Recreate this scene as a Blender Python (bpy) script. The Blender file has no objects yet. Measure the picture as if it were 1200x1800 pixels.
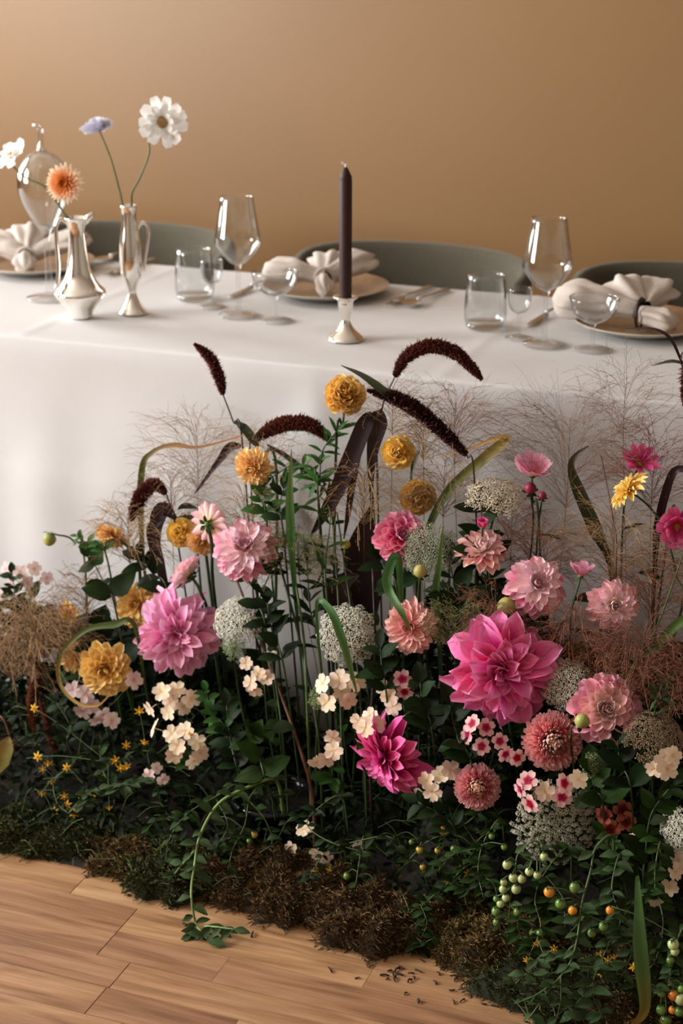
import bpy, math, random
from mathutils import Vector, Matrix, noise
random.seed(11)
RND = random.random
def U_(a, b): return a + (b - a) * RND()
SC = bpy.context.scene
COL = SC.collection
V = Vector

# ------------------------------------------------------------------ camera
FPX = 3000.0
PITCH, YAW = math.radians(20), math.radians(21)
CAMPOS = V((2.76 * math.sin(YAW), -2.76 * math.cos(YAW), 1.5))
CF = V((-math.sin(YAW) * math.cos(PITCH), math.cos(YAW) * math.cos(PITCH), -math.sin(PITCH)))
CR = V((math.cos(YAW), math.sin(YAW), 0))
CU = CR.cross(CF)
cam_d = bpy.data.cameras.new('camera')
cam = bpy.data.objects.new('camera', cam_d); COL.objects.link(cam)
cam_d.sensor_fit = 'HORIZONTAL'; cam_d.sensor_width = 24; cam_d.lens = 24 * FPX / 1200
cam_d.clip_start = 0.05
cam_d.dof.use_dof = True; cam_d.dof.focus_distance = 2.47; cam_d.dof.aperture_fstop = 3.8
m = Matrix((CR, CU, -CF)).transposed().to_4x4(); m.translation = CAMPOS
cam.matrix_world = m
SC.camera = cam
def ray(px, py):
    return (CF * FPX + CR * (px - 600) - CU * (py - 900)).normalized()
def at(px, py, Y):            # the point of the plane Y = const seen at a pixel
    d = ray(px, py); return CAMPOS + d * ((Y - CAMPOS.y) / d.y)
def atz(px, py, z):
    d = ray(px, py); return CAMPOS + d * ((z - CAMPOS.z) / d.z)
def mpp(P):                   # metres per pixel at a point
    return (P - CAMPOS).dot(CF) / FPX
def face(r, u, t=1.0):        # a facing direction: right, up, towards the viewer's side of the room
    return (CR * r + V((0, 0, 1)) * u - V((CF.x, CF.y, 0)).normalized() * t).normalized()

# ------------------------------------------------------------------ light
SC.view_settings.view_transform = 'Standard'; SC.view_settings.look = 'None'
SC.view_settings.gamma = 1; SC.view_settings.use_curve_mapping = False
SC.view_settings.exposure = 0.72
world = bpy.data.worlds.new('world'); SC.world = world; world.use_nodes = True
world.node_tree.nodes['Background'].inputs[0].default_value = (0.78, 0.74, 0.70, 1)
world.node_tree.nodes['Background'].inputs[1].default_value = 0.10
WX = -3.0                     # inner face of the left wall
WINDOWS = ((-2.5, -0.9), (.05, 1.35))
for i, (y0, y1) in enumerate(WINDOWS):
    ld = bpy.data.lights.new('window_daylight', 'AREA'); ld.shape = 'RECTANGLE'
    ld.size = 1.72; ld.size_y = y1 - y0; ld.energy = (205, 92)[i]; ld.color = (1.0, 0.985, 0.97)
    lo = bpy.data.objects.new('window_daylight', ld); COL.objects.link(lo)
    lo.location = (WX - 0.28, (y0 + y1) / 2, 1.725); lo.rotation_euler = (0, -math.pi / 2, 0)

# ------------------------------------------------------------------ materials
MATS = {}
def newmat(name):
    mt = bpy.data.materials.new(name); mt.use_nodes = True
    nt = mt.node_tree; nt.nodes.clear()
    out = nt.nodes.new('ShaderNodeOutputMaterial')
    MATS[name] = mt
    return mt, nt, out
def c4(c): return (c[0], c[1], c[2], 1)
def srgb(r, g, b):
    return tuple(((x / 255) / 12.92 if x < 10 else ((x / 255 + 0.055) / 1.055) ** 2.4) for x in (r, g, b))
def ramp(nt, fac, stops):
    n = nt.nodes.new('ShaderNodeValToRGB')
    while len(n.color_ramp.elements) < len(stops): n.color_ramp.elements.new(0.5)
    for e, (p, c) in zip(n.color_ramp.elements, stops): e.position = p; e.color = c4(c)
    nt.links.new(fac, n.inputs[0]); return n.outputs[0]
def hsv_random(nt, col, lo=0.85, hi=1.12, hue=0.012):
    oi = nt.nodes.new('ShaderNodeObjectInfo')
    mr = nt.nodes.new('ShaderNodeMapRange'); mr.inputs[3].default_value = lo; mr.inputs[4].default_value = hi
    nt.links.new(oi.outputs['Random'], mr.inputs[0])
    h = nt.nodes.new('ShaderNodeHueSaturation')
    mh = nt.nodes.new('ShaderNodeMapRange'); mh.inputs[3].default_value = .5 - hue; mh.inputs[4].default_value = .5 + hue
    nt.links.new(oi.outputs['Random'], mh.inputs[0]); nt.links.new(mh.outputs[0], h.inputs['Hue'])
    nt.links.new(mr.outputs[0], h.inputs['Value']); nt.links.new(col, h.inputs['Color'])
    return h.outputs[0]
def sheet(name, stops, rough=0.6, trans=0.3, streak=0.18, lo=0.85, hi=1.12, spec=0.3, edge=0.0, hue=0.012):
    """petal or leaf: colour runs along its length (attribute p.y), fine streaks across it (p.x)"""
    mt, nt, out = newmat(name)
    a = nt.nodes.new('ShaderNodeAttribute'); a.attribute_name = 'p'
    s = nt.nodes.new('ShaderNodeSeparateXYZ'); nt.links.new(a.outputs['Vector'], s.inputs[0])
    col = ramp(nt, s.outputs[1], stops)
    if edge:
        ab = nt.nodes.new('ShaderNodeMath'); ab.operation = 'ABSOLUTE'; nt.links.new(s.outputs[0], ab.inputs[0])
        po = nt.nodes.new('ShaderNodeMath'); po.operation = 'POWER'; po.inputs[1].default_value = 3; nt.links.new(ab.outputs[0], po.inputs[0])
        me_ = nt.nodes.new('ShaderNodeMath'); me_.operation = 'MULTIPLY'; me_.inputs[1].default_value = edge; nt.links.new(po.outputs[0], me_.inputs[0])
        mc = nt.nodes.new('ShaderNodeMix'); mc.data_type = 'RGBA'; mc.inputs[7].default_value = c4(tuple(min(1, x * .4 + .6) for x in stops[-1][1]))
        nt.links.new(me_.outputs[0], mc.inputs[0]); nt.links.new(col, mc.inputs[6]); col = mc.outputs[2]
    mp = nt.nodes.new('ShaderNodeMapping'); mp.inputs['Scale'].default_value = (7, 1.2, 5)
    nt.links.new(a.outputs['Vector'], mp.inputs[0])
    nz = nt.nodes.new('ShaderNodeTexNoise'); nz.inputs['Scale'].default_value = 2.0; nz.inputs['Detail'].default_value = 3
    nt.links.new(mp.outputs[0], nz.inputs['Vector'])
    mr = nt.nodes.new('ShaderNodeMapRange'); mr.inputs[1].default_value = .3; mr.inputs[2].default_value = .7
    mr.inputs[3].default_value = 1 - streak; mr.inputs[4].default_value = 1 + streak
    nt.links.new(nz.outputs[0], mr.inputs[0])
    h = nt.nodes.new('ShaderNodeHueSaturation'); nt.links.new(mr.outputs[0], h.inputs['Value']); nt.links.new(col, h.inputs['Color'])
    col = hsv_random(nt, h.outputs[0], lo, hi, hue)
    p = nt.nodes.new('ShaderNodeBsdfPrincipled'); p.inputs['Roughness'].default_value = rough
    p.inputs['Specular IOR Level'].default_value = spec
    t = nt.nodes.new('ShaderNodeBsdfTranslucent'); mx = nt.nodes.new('ShaderNodeMixShader'); mx.inputs[0].default_value = trans
    nt.links.new(col, p.inputs['Base Color']); nt.links.new(col, t.inputs[0])
    bp = nt.nodes.new('ShaderNodeBump'); bp.inputs['Strength'].default_value = .25; bp.inputs['Distance'].default_value = .002
    nt.links.new(nz.outputs[0], bp.inputs['Height']); nt.links.new(bp.outputs[0], p.inputs['Normal'])
    nt.links.new(p.outputs[0], mx.inputs[1]); nt.links.new(t.outputs[0], mx.inputs[2]); nt.links.new(mx.outputs[0], out.inputs[0])
    return mt
def solid(name, color, rough=0.6, metal=0.0, var=0.15, scale=40, bump=0.0, spec=0.4, coat=0.0, sheen=0.0, color2=None, stretch=(1, 1, 1), trans=0, rnd=0):
    mt, nt, out = newmat(name)
    tc = nt.nodes.new('ShaderNodeTexCoord'); mp = nt.nodes.new('ShaderNodeMapping'); mp.inputs['Scale'].default_value = stretch
    nt.links.new(tc.outputs['Object'], mp.inputs[0])
    nz = nt.nodes.new('ShaderNodeTexNoise'); nz.inputs['Scale'].default_value = scale; nz.inputs['Detail'].default_value = 4
    nt.links.new(mp.outputs[0], nz.inputs['Vector'])
    c2 = color2 or tuple(x * (1 - var) for x in color); c1 = color if color2 else tuple(min(1, x * (1 + var)) for x in color)
    col = ramp(nt, nz.outputs[0], [(.35, c2), (.65, c1)])
    if rnd: col = hsv_random(nt, col, 1 - rnd, 1 + rnd)
    p = nt.nodes.new('ShaderNodeBsdfPrincipled')
    p.inputs['Roughness'].default_value = rough; p.inputs['Metallic'].default_value = metal
    p.inputs['Specular IOR Level'].default_value = spec; p.inputs['Coat Weight'].default_value = coat
    p.inputs['Sheen Weight'].default_value = sheen
    nt.links.new(col, p.inputs['Base Color'])
    if bump:
        bp = nt.nodes.new('ShaderNodeBump'); bp.inputs['Strength'].default_value = bump; bp.inputs['Distance'].default_value = .003
        nt.links.new(nz.outputs[0], bp.inputs['Height']); nt.links.new(bp.outputs[0], p.inputs['Normal'])
    if trans:
        t = nt.nodes.new('ShaderNodeBsdfTranslucent'); mx = nt.nodes.new('ShaderNodeMixShader'); mx.inputs[0].default_value = trans
        nt.links.new(col, t.inputs[0]); nt.links.new(p.outputs[0], mx.inputs[1]); nt.links.new(t.outputs[0], mx.inputs[2]); nt.links.new(mx.outputs[0], out.inputs[0])
    else:
        nt.links.new(p.outputs[0], out.inputs[0])
    return mt
def glass(name, tint=(.97, .98, .98), ior=1.5, k=1.0):
    """thin clear glass: what is not mirrored at the surface passes through"""
    mt, nt, out = newmat(name)
    fr = nt.nodes.new('ShaderNodeLayerWeight'); fr.inputs['Blend'].default_value = .5
    pw = nt.nodes.new('ShaderNodeMath'); pw.operation = 'POWER'; pw.inputs[1].default_value = 2.6
    af = nt.nodes.new('ShaderNodeMath'); af.operation = 'ADD'; af.inputs[1].default_value = .035
    tr = nt.nodes.new('ShaderNodeBsdfTransparent'); tr.inputs[0].default_value = c4(tint)
    gl = nt.nodes.new('ShaderNodeBsdfGlossy'); gl.inputs['Roughness'].default_value = .02
    ml = nt.nodes.new('ShaderNodeMath'); ml.operation = 'MULTIPLY'; ml.inputs[1].default_value = k; ml.use_clamp = True
    mx = nt.nodes.new('ShaderNodeMixShader')
    nt.links.new(fr.outputs['Facing'], pw.inputs[0]); nt.links.new(pw.outputs[0], af.inputs[0]); nt.links.new(af.outputs[0], ml.inputs[0]); nt.links.new(ml.outputs[0], mx.inputs[0])
    nt.links.new(tr.outputs[0], mx.inputs[1]); nt.links.new(gl.outputs[0], mx.inputs[2]); nt.links.new(mx.outputs[0], out.inputs[0])
    return mt

PINK, HOT, PALE, CREAM = srgb(226, 110, 168), srgb(206, 40, 110), srgb(243, 190, 200), srgb(248, 224, 200)
sheet('petal_big_pink', [(0, srgb(210, 55, 135)), (.45, srgb(236, 120, 185)), (1, srgb(252, 195, 226))], trans=.22, edge=.35)
sheet('petal_hot_ruffle', [(0, srgb(205, 15, 110)), (.5, srgb(238, 70, 158)), (1, srgb(252, 150, 208))], trans=.22, edge=.22)
sheet('petal_magenta', [(0, srgb(186, 8, 98)), (.5, srgb(222, 42, 138)), (1, srgb(246, 120, 186))], trans=.22, edge=.2)
sheet('petal_pale_pink', [(0, srgb(254, 236, 212)), (.35, srgb(254, 222, 226)), (1, srgb(252, 200, 216))], trans=.18, edge=.4)
sheet('petal_rose', [(0, srgb(226, 45, 120)), (.5, srgb(240, 90, 150)), (1, srgb(253, 190, 210))], trans=.22, edge=.5)
sheet('petal_cerise', [(0, srgb(204, 15, 90)), (.6, srgb(228, 48, 122)), (1, srgb(250, 165, 195))], trans=.22, edge=.45)
sheet('petal_salmon', [(0, srgb(248, 160, 145)), (.5, srgb(248, 160, 158)), (1, srgb(252, 205, 195))], trans=.22, edge=.5)
sheet('petal_peach', [(0, srgb(252, 235, 205)), (.5, srgb(250, 208, 196)), (1, srgb(246, 172, 184))], trans=.22, edge=.5)
sheet('petal_cream_pink', [(0, srgb(254, 240, 215)), (.5, srgb(253, 228, 218)), (1, srgb(250, 208, 214))], trans=.2, edge=.4)
sheet('petal_back', [(0, srgb(244, 205, 120)), (.3, srgb(250, 215, 200)), (1, srgb(250, 195, 210))], trans=.3, edge=.3)
sheet('petal_orange', [(0, srgb(246, 168, 40)), (.5, srgb(254, 206, 105)), (1, srgb(255, 226, 150))], trans=.2, edge=.3)
sheet('petal_marigold', [(0, srgb(244, 158, 15)), (.5, srgb(254, 196, 65)), (1, srgb(255, 222, 125))], trans=.2, streak=.2, edge=.3)
sheet('petal_apricot', [(0, srgb(246, 165, 70)), (.5, srgb(252, 198, 115)), (1, srgb(254, 222, 160))], trans=.2, edge=.3)
sheet('petal_yellow', [(0, srgb(244, 190, 70)), (.6, srgb(252, 216, 110)), (1, srgb(254, 232, 160))], trans=.2)
sheet('petal_coral', [(0, srgb(242, 100, 118)), (.5, srgb(250, 135, 145)), (1, srgb(255, 205, 200))], trans=.2, streak=.1, edge=.35)
sheet('petal_coral_inner', [(0, srgb(252, 205, 180)), (1, srgb(255, 215, 200))], trans=.2, streak=.1)
sheet('petal_cosmos', [(0, srgb(190, 20, 95)), (.5, srgb(216, 60, 130)), (1, srgb(236, 120, 175))], trans=.35, streak=.35)
sheet('petal_cosmos_pale', [(0, srgb(222, 110, 150)), (1, srgb(240, 180, 202))], trans=.4, streak=.35)
sheet('petal_phlox', [(0, srgb(244, 196, 130)), (.25, srgb(252, 228, 198)), (1, srgb(253, 232, 212))], trans=.2, streak=.08, edge=.2)
sheet('petal_phlox_lilac', [(0, srgb(225, 160, 160)), (.3, srgb(238, 212, 205)), (1, srgb(240, 218, 215))], trans=.3, streak=.08)
sheet('petal_phlox_eye', [(0, srgb(150, 0, 45)), (.32, srgb(190, 20, 70)), (.5, srgb(246, 190, 190)), (1, srgb(248, 205, 200))], trans=.3, streak=.08)
sheet('petal_phlox_dark', [(0, srgb(60, 0, 15)), (.4, srgb(140, 25, 40)), (.6, srgb(205, 110, 90)), (1, srgb(216, 130, 105))], trans=.3, streak=.08)
sheet('petal_white', [(0, srgb(250, 240, 215)), (.3, srgb(250, 248, 244)), (1, srgb(250, 250, 250))], trans=.3, streak=.05)
sheet('petal_lavender', [(0, srgb(215, 208, 232)), (1, srgb(238, 236, 248))], trans=.3, streak=.05)
sheet('petal_tea', [(0, srgb(214, 110, 30)), (.45, srgb(236, 160, 100)), (1, srgb(250, 236, 220))], trans=.3)
sheet('star_yellow', [(0, srgb(225, 160, 20)), (1, srgb(248, 205, 80))], trans=.2)
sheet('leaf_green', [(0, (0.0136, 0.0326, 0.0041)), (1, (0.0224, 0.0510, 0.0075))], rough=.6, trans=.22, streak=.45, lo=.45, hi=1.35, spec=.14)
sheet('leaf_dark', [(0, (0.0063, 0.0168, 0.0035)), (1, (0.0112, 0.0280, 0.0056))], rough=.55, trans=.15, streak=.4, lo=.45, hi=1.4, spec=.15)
sheet('leaf_grey', [(0, (0.0312, 0.0624, 0.0203)), (1, (0.0562, 0.0975, 0.0351))], spec=.15, rough=.6, trans=.2, streak=.3, lo=.7, hi=1.2)
sheet('leaf_bright', [(0, (0.0263, 0.0900, 0.0112)), (1, (0.0450, 0.1425, 0.0225))], rough=.55, trans=.3, streak=.25, lo=.75, hi=1.2)
sheet('blade_green', [(0, (.04, .13, .03)), (.7, (.07, .17, .05)), (1, (.14, .19, .05))], rough=.4, trans=.25, streak=.3)
sheet('blade_amber', [(0, (.04, .08, .02)), (.45, (.09, .12, .03)), (.8, (.38, .21, .06)), (1, (.55, .25, .06))], rough=.5, trans=.3, streak=.3)
sheet('blade_purple', [(0, (.018, .010, .012)), (1, (.035, .012, .016))], rough=.4, trans=.1, streak=.3, spec=.4)
sheet('blade_olive', [(0, (.02, .025, .012)), (.6, (.04, .05, .02)), (1, (.07, .05, .03))], rough=.45, trans=.2, streak=.4)
sheet('blade_autumn', [(0, (.06, .16, .04)), (.6, (.08, .18, .05)), (.85, (.30, .20, .03)), (1, (.40, .26, .04))], rough=.45, trans=.25, streak=.3)
sheet('millet_grain', [(0, (.03, .006, .008)), (.6, (.10, .02, .02)), (1, (.24, .07, .05))], rough=.7, trans=.1, streak=.4)
sheet('millet_dark', [(0, (.02, .005, .007)), (1, (.07, .018, .02))], rough=.7, trans=.1, streak=.4)
sheet('straw', [(0, (.30, .19, .09)), (1, (.58, .36, .21))], rough=.6, trans=.3, streak=.3)
sheet('straw_red', [(0, (.26, .12, .06)), (1, (.46, .21, .12))], rough=.6, trans=.3, streak=.3)
sheet('straw_dark', [(0, (.34, .24, .16)), (.96, (.30, .20, .13)), (1, (.10, .04, .025))], rough=.6, trans=.2, streak=.3)
sheet('straw_green', [(0, (.10, .16, .04)), (1, (.40, .32, .16))], rough=.6, trans=.3, streak=.3)
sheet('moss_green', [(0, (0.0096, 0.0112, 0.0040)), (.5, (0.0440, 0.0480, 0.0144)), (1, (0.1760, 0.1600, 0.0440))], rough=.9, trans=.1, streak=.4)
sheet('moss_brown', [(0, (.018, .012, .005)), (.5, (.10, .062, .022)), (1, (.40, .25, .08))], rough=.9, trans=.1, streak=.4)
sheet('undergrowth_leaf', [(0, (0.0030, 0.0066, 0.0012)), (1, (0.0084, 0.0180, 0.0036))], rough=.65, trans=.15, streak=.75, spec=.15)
sheet('amaranth_rust', [(0, (.12, .035, .012)), (1, (.28, .095, .035))], rough=.8, trans=.1, streak=.4)
solid('stem_green', (0.0285, 0.0562, 0.0135), .5, var=.3, rnd=.25)
solid('stem_bright', (.15, .235, .06), .5, var=.2)
solid('stem_pale', (0.0638, 0.0975, 0.0240), .5, var=.2, rnd=.2)
solid('stem_brown', (.085, .05, .022), .6, var=.3)
solid('stem_straw', (.20, .125, .07), .6, var=.3)
solid('stem_red', (.13, .05, .03), .5, var=.3)
solid('stem_purple', (.03, .012, .012), .5, var=.3)
solid('calyx_green', (.05, .12, .02), .5, var=.3)
solid('bud_yellow', (.42, .36, .10), .45, color2=(.25, .30, .08), scale=60)
solid('bud_crimson', (.22, .012, .05), .5, var=.3)
solid('floret_white', (.86, .84, .74), .8, color2=(.68, .68, .54), scale=300, rnd=.12, trans=.15)
solid('floret_sage', (.40, .42, .30), .8, color2=(.20, .24, .14), scale=300, rnd=.15, trans=.1)
solid('floret_cream', (.82, .74, .58), .8, color2=(.62, .54, .40), scale=300, rnd=.12, trans=.15)
solid('floret_tan', (.42, .30, .20), .8, color2=(.22, .15, .09), scale=300, rnd=.15, trans=.1)
solid('floret_lime', (.34, .42, .20), .8, color2=(.20, .30, .10), scale=300, rnd=.12, trans=.1)
solid('flower_eye', (.55, .36, .16), .8, color2=(.30, .18, .06), scale=500, bump=.6)
solid('eye_gold', (.50, .26, .03), .8, color2=(.25, .10, .01), scale=500, bump=.6)
solid('tomato_pale', (.42, .50, .22), .22, var=.12, spec=.5, scale=30, rnd=.12)
solid('tomato_green', (.12, .22, .045), .2, var=.25, spec=.5, scale=25, rnd=.2)
solid('tomato_orange', (.62, .22, .025), .2, var=.12, spec=.5, scale=25, rnd=.12)
solid('tomato_yellow', (.45, .32, .05), .2, var=.2, spec=.5, scale=25, rnd=.15)
solid('soil', (0.0110, 0.0065, 0.0040), .9, var=.4, scale=200, bump=.5)
solid('bark', (.028, .016, .010), .85, var=.4, scale=200, bump=.5, rnd=.4)
solid('silver', (.88, .85, .80), .11, metal=1, var=.02, scale=8)
solid('steel', (.55, .53, .50), .25, metal=1, var=.05, scale=20)
solid('candle_wax', (.036, .015, .013), .5, var=.1, scale=15, spec=.25)
solid('wick', (.80, .76, .68), .8, var=.1)
solid('napkin_linen', (.53, .465, .415), .75, var=.05, scale=220, bump=.15, sheen=.2)
solid('napkin_ring_dark', (.02, .012, .010), .4, var=.2)
solid('plate_rim', (.46, .41, .34), .4, var=.08, scale=30, coat=.3)
solid('plate_glaze', (.30, .18, .10), .35, var=.15, scale=60, coat=.3)
solid('chair_fabric', (.072, .062, .040), .95, var=.25, scale=420, bump=.35, sheen=.25)
solid('chair_edge', (.03, .03, .025), .9, var=.2, scale=300)
solid('chair_wood', (.05, .035, .022), .5, var=.2, stretch=(1, 1, .1))
solid('table_wood', (.22, .13, .07), .6, var=.2, stretch=(.2, 1, 1))
solid('plastic_dark', (.008, .010, .013), .15, var=.2, coat=.5)
solid('white_paint', (.72, .70, .66), .5, var=.03)
solid('plaster', (.34, .29, .24), .85, var=.03, scale=3)
solid('ceiling_paint', (.55, .50, .44), .9, var=.02, scale=3)
solid('leaf_wither', (.16, .15, .03), .6, color2=(.30, .17, .04), scale=30, trans=.2)
glass('clear_glass', k=1.15)
glass('window_glass', k=1.0)
def cloth_mat():
    mt, nt, out = newmat('tablecloth_linen')
    tc = nt.nodes.new('ShaderNodeTexCoord')
    h = None
    for sc in ((900, 40, 900), (40, 900, 900)):
        mp = nt.nodes.new('ShaderNodeMapping'); mp.inputs['Scale'].default_value = sc
        nt.links.new(tc.outputs['Object'], mp.inputs[0])
        nz = nt.nodes.new('ShaderNodeTexNoise'); nz.inputs['Scale'].default_value = 1; nz.inputs['Detail'].default_value = 2
        nt.links.new(mp.outputs[0], nz.inputs['Vector'])
        if h is None: h = nz.outputs[0]
        else:
            ad = nt.nodes.new('ShaderNodeMath'); ad.operation = 'ADD'; nt.links.new(h, ad.inputs[0]); nt.links.new(nz.outputs[0], ad.inputs[1]); h = ad.outputs[0]
    n2 = nt.nodes.new('ShaderNodeTexNoise'); n2.inputs['Scale'].default_value = 6; n2.inputs['Detail'].default_value = 3
    nt.links.new(tc.outputs['Object'], n2.inputs['Vector'])
    col = ramp(nt, n2.outputs[0], [(.3, (.56, .55, .55)), (.7, (.60, .59, .59))])
    p = nt.nodes.new('ShaderNodeBsdfPrincipled'); p.inputs['Roughness'].default_value = .85; p.inputs['Specular IOR Level'].default_value = .2
    bp = nt.nodes.new('ShaderNodeBump'); bp.inputs['Strength'].default_value = .12; bp.inputs['Distance'].default_value = .001
    nt.links.new(h, bp.inputs['Height']); nt.links.new(bp.outputs[0], p.inputs['Normal']); nt.links.new(col, p.inputs['Base Color'])
    nt.links.new(p.outputs[0], out.inputs[0])
cloth_mat()
def wall_mat():
    mt, nt, out = newmat('ochre_paint')
    tc = nt.nodes.new('ShaderNodeTexCoord')
    nz = nt.nodes.new('ShaderNodeTexNoise'); nz.inputs['Scale'].default_value = 2.2; nz.inputs['Detail'].default_value = 5
    nt.links.new(tc.outputs['Object'], nz.inputs['Vector'])
    col = ramp(nt, nz.outputs[0], [(.3, (.238, .128, .047)), (.7, (.258, .140, .053))])
    n2 = nt.nodes.new('ShaderNodeTexNoise'); n2.inputs['Scale'].default_value = 160; n2.inputs['Detail'].default_value = 4
    nt.links.new(tc.outputs['Object'], n2.inputs['Vector'])
    p = nt.nodes.new('ShaderNodeBsdfPrincipled'); p.inputs['Roughness'].default_value = .42; p.inputs['Specular IOR Level'].default_value = .6
    bp = nt.nodes.new('ShaderNodeBump'); bp.inputs['Strength'].default_value = .10; bp.inputs['Distance'].default_value = .002
    nt.links.new(n2.outputs[0], bp.inputs['Height']); nt.links.new(bp.outputs[0], p.inputs['Normal']); nt.links.new(col, p.inputs['Base Color'])
    nt.links.new(p.outputs[0], out.inputs[0])
wall_mat()
def wood_mat():
    mt, nt, out = newmat('floor_wood')
    tc = nt.nodes.new('ShaderNodeTexCoord'); oi = nt.nodes.new('ShaderNodeObjectInfo')
    cx = nt.nodes.new('ShaderNodeCombineXYZ')
    ml = nt.nodes.new('ShaderNodeMath'); ml.operation = 'MULTIPLY'; ml.inputs[1].default_value = 37.0
    nt.links.new(oi.outputs['Random'], ml.inputs[0]); nt.links.new(ml.outputs[0], cx.inputs[0]); nt.links.new(ml.outputs[0], cx.inputs[2])
    ad = nt.nodes.new('ShaderNodeVectorMath'); nt.links.new(tc.outputs['Object'], ad.inputs[0]); nt.links.new(cx.outputs[0], ad.inputs[1])
    mp = nt.nodes.new('ShaderNodeMapping'); mp.inputs['Scale'].default_value = (3.2, 30, 10); nt.links.new(ad.outputs[0], mp.inputs[0])
    nz = nt.nodes.new('ShaderNodeTexNoise'); nz.inputs['Scale'].default_value = 1; nz.inputs['Detail'].default_value = 6; nz.inputs['Distortion'].default_value = 1.3
    nt.links.new(mp.outputs[0], nz.inputs['Vector'])
    mp2 = nt.nodes.new('ShaderNodeMapping'); mp2.inputs['Scale'].default_value = (9, 260, 30); nt.links.new(ad.outputs[0], mp2.inputs[0])
    n2 = nt.nodes.new('ShaderNodeTexNoise'); n2.inputs['Scale'].default_value = 1; n2.inputs['Detail'].default_value = 3; nt.links.new(mp2.outputs[0], n2.inputs['Vector'])
    col = ramp(nt, nz.outputs[0], [(.28, (.19, .092, .041)), (.5, (.34, .182, .09)), (.72, (.43, .25, .135))])
    mr = nt.nodes.new('ShaderNodeMapRange'); mr.inputs[1].default_value = .3; mr.inputs[2].default_value = .7; mr.inputs[3].default_value = .82; mr.inputs[4].default_value = 1.1
    nt.links.new(n2.outputs[0], mr.inputs[0])
    h = nt.nodes.new('ShaderNodeHueSaturation'); nt.links.new(mr.outputs[0], h.inputs['Value']); nt.links.new(col, h.inputs['Color'])
    col = hsv_random(nt, h.outputs[0], .78, 1.15, .006)
    p = nt.nodes.new('ShaderNodeBsdfPrincipled'); p.inputs['Roughness'].default_value = .42; p.inputs['Specular IOR Level'].default_value = .4
    bp = nt.nodes.new('ShaderNodeBump'); bp.inputs['Strength'].default_value = .15; bp.inputs['Distance'].default_value = .001
    nt.links.new(n2.outputs[0], bp.inputs['Height']); nt.links.new(bp.outputs[0], p.inputs['Normal']); nt.links.new(col, p.inputs['Base Color'])
    nt.links.new(p.outputs[0], out.inputs[0])
wood_mat()

# ------------------------------------------------------------------ mesh helpers
class MB:
    def __init__(s): s.v = []; s.f = []; s.p = []
    def add(s, vs, fs, ps=None):
        o = len(s.v); s.v += [tuple(x) for x in vs]; s.f += [tuple(i + o for i in f) for f in fs]
        s.p += ps if ps else [(0, .5, 0)] * len(vs)
    def mesh(s, name, mat, smooth=True, off=None):
        me = bpy.data.meshes.new(name)
        vs = s.v if off is None else [(x - off[0], y - off[1], z - off[2]) for x, y, z in s.v]
        me.from_pydata(vs, [], s.f)
        a = me.attributes.new('p', 'FLOAT_VECTOR', 'POINT')
        a.data.foreach_set('vector', [c for q in s.p for c in q])
        if smooth: me.polygons.foreach_set('use_smooth', [True] * len(me.polygons))
        me.materials.append(MATS[mat]); me.update()
        return me
def catmull(pts, n=6):
    P = [V(p) for p in pts]
    if len(P) == 2: return [P[0].lerp(P[1], i / n) for i in range(n + 1)]
    P = [P[0] * 2 - P[1]] + P + [P[-1] * 2 - P[-2]]
    out = []
    for i in range(1, len(P) - 2):
        a, b, c, d = P[i - 1:i + 3]
        for k in range(n):
            t = k / n
            out.append(.5 * ((2 * b) + (c - a) * t + (2 * a - 5 * b + 4 * c - d) * t * t + (3 * b - a - 3 * c + d) * t ** 3))
    out.append(P[-2]); return out
def perp(d):
    a = V((0, 0, 1)) if abs(d.z) < .9 else V((1, 0, 0))
    return d.cross(a).normalized()
def frames(pts):
    n = len(pts); T = [(pts[min(i + 1, n - 1)] - pts[max(i - 1, 0)]).normalized() for i in range(n)]
    x = perp(T[0]); out = []
    for t in T:
        x = (x - t * x.dot(t)); x = x.normalized() if x.length > 1e-6 else perp(t)
        out.append((t, x, t.cross(x)))
    return out
def tube(mb, pts, r0, r1=None, n=6, rs=None, cap=True, tr=(0, 1)):
    pts = [V(p) for p in pts]; r1 = r0 if r1 is None else r1; N = len(pts); fr = frames(pts)
    vs, ps, fs = [], [], []
    for i, p in enumerate(pts):
        u = i / (N - 1); r = rs[i] if rs else r0 + (r1 - r0) * u
        for k in range(n):
            a = 2 * math.pi * k / n
            vs.append(p + fr[i][1] * (r * math.cos(a)) + fr[i][2] * (r * math.sin(a))); ps.append((k / n, tr[0] + (tr[1] - tr[0]) * u, 0))
    for i in range(N - 1):
        for k in range(n):
            fs.append((i * n + k, i * n + (k + 1) % n, (i + 1) * n + (k + 1) % n, (i + 1) * n + k))
    if cap and n > 3: fs.append(tuple(range(n))[::-1]); fs.append(tuple((N - 1) * n + k for k in range(n)))
    mb.add(vs, fs, ps)
def lathe(mb, prof, c=(0, 0, 0), n=32, axis=None):
    """prof = [(r, z)]; axis: direction (default +Z)"""
    c = V(c); a = V(axis).normalized() if axis else V((0, 0, 1)); x = perp(a) if axis else V((1, 0, 0)); y = a.cross(x)
    vs, ps, fs = [], [], []
    for j, (r, z) in enumerate(prof):
        for k in range(n):
            t = 2 * math.pi * k / n
            vs.append(c + a * z + x * (r * math.cos(t)) + y * (r * math.sin(t))); ps.append((k / n, j / (len(prof) - 1), 0))
    for j in range(len(prof) - 1):
        for k in range(n):
            fs.append((j * n + k, j * n + (k + 1) % n, (j + 1) * n + (k + 1) % n, (j + 1) * n + k))
    mb.add(vs, fs, ps)
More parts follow.
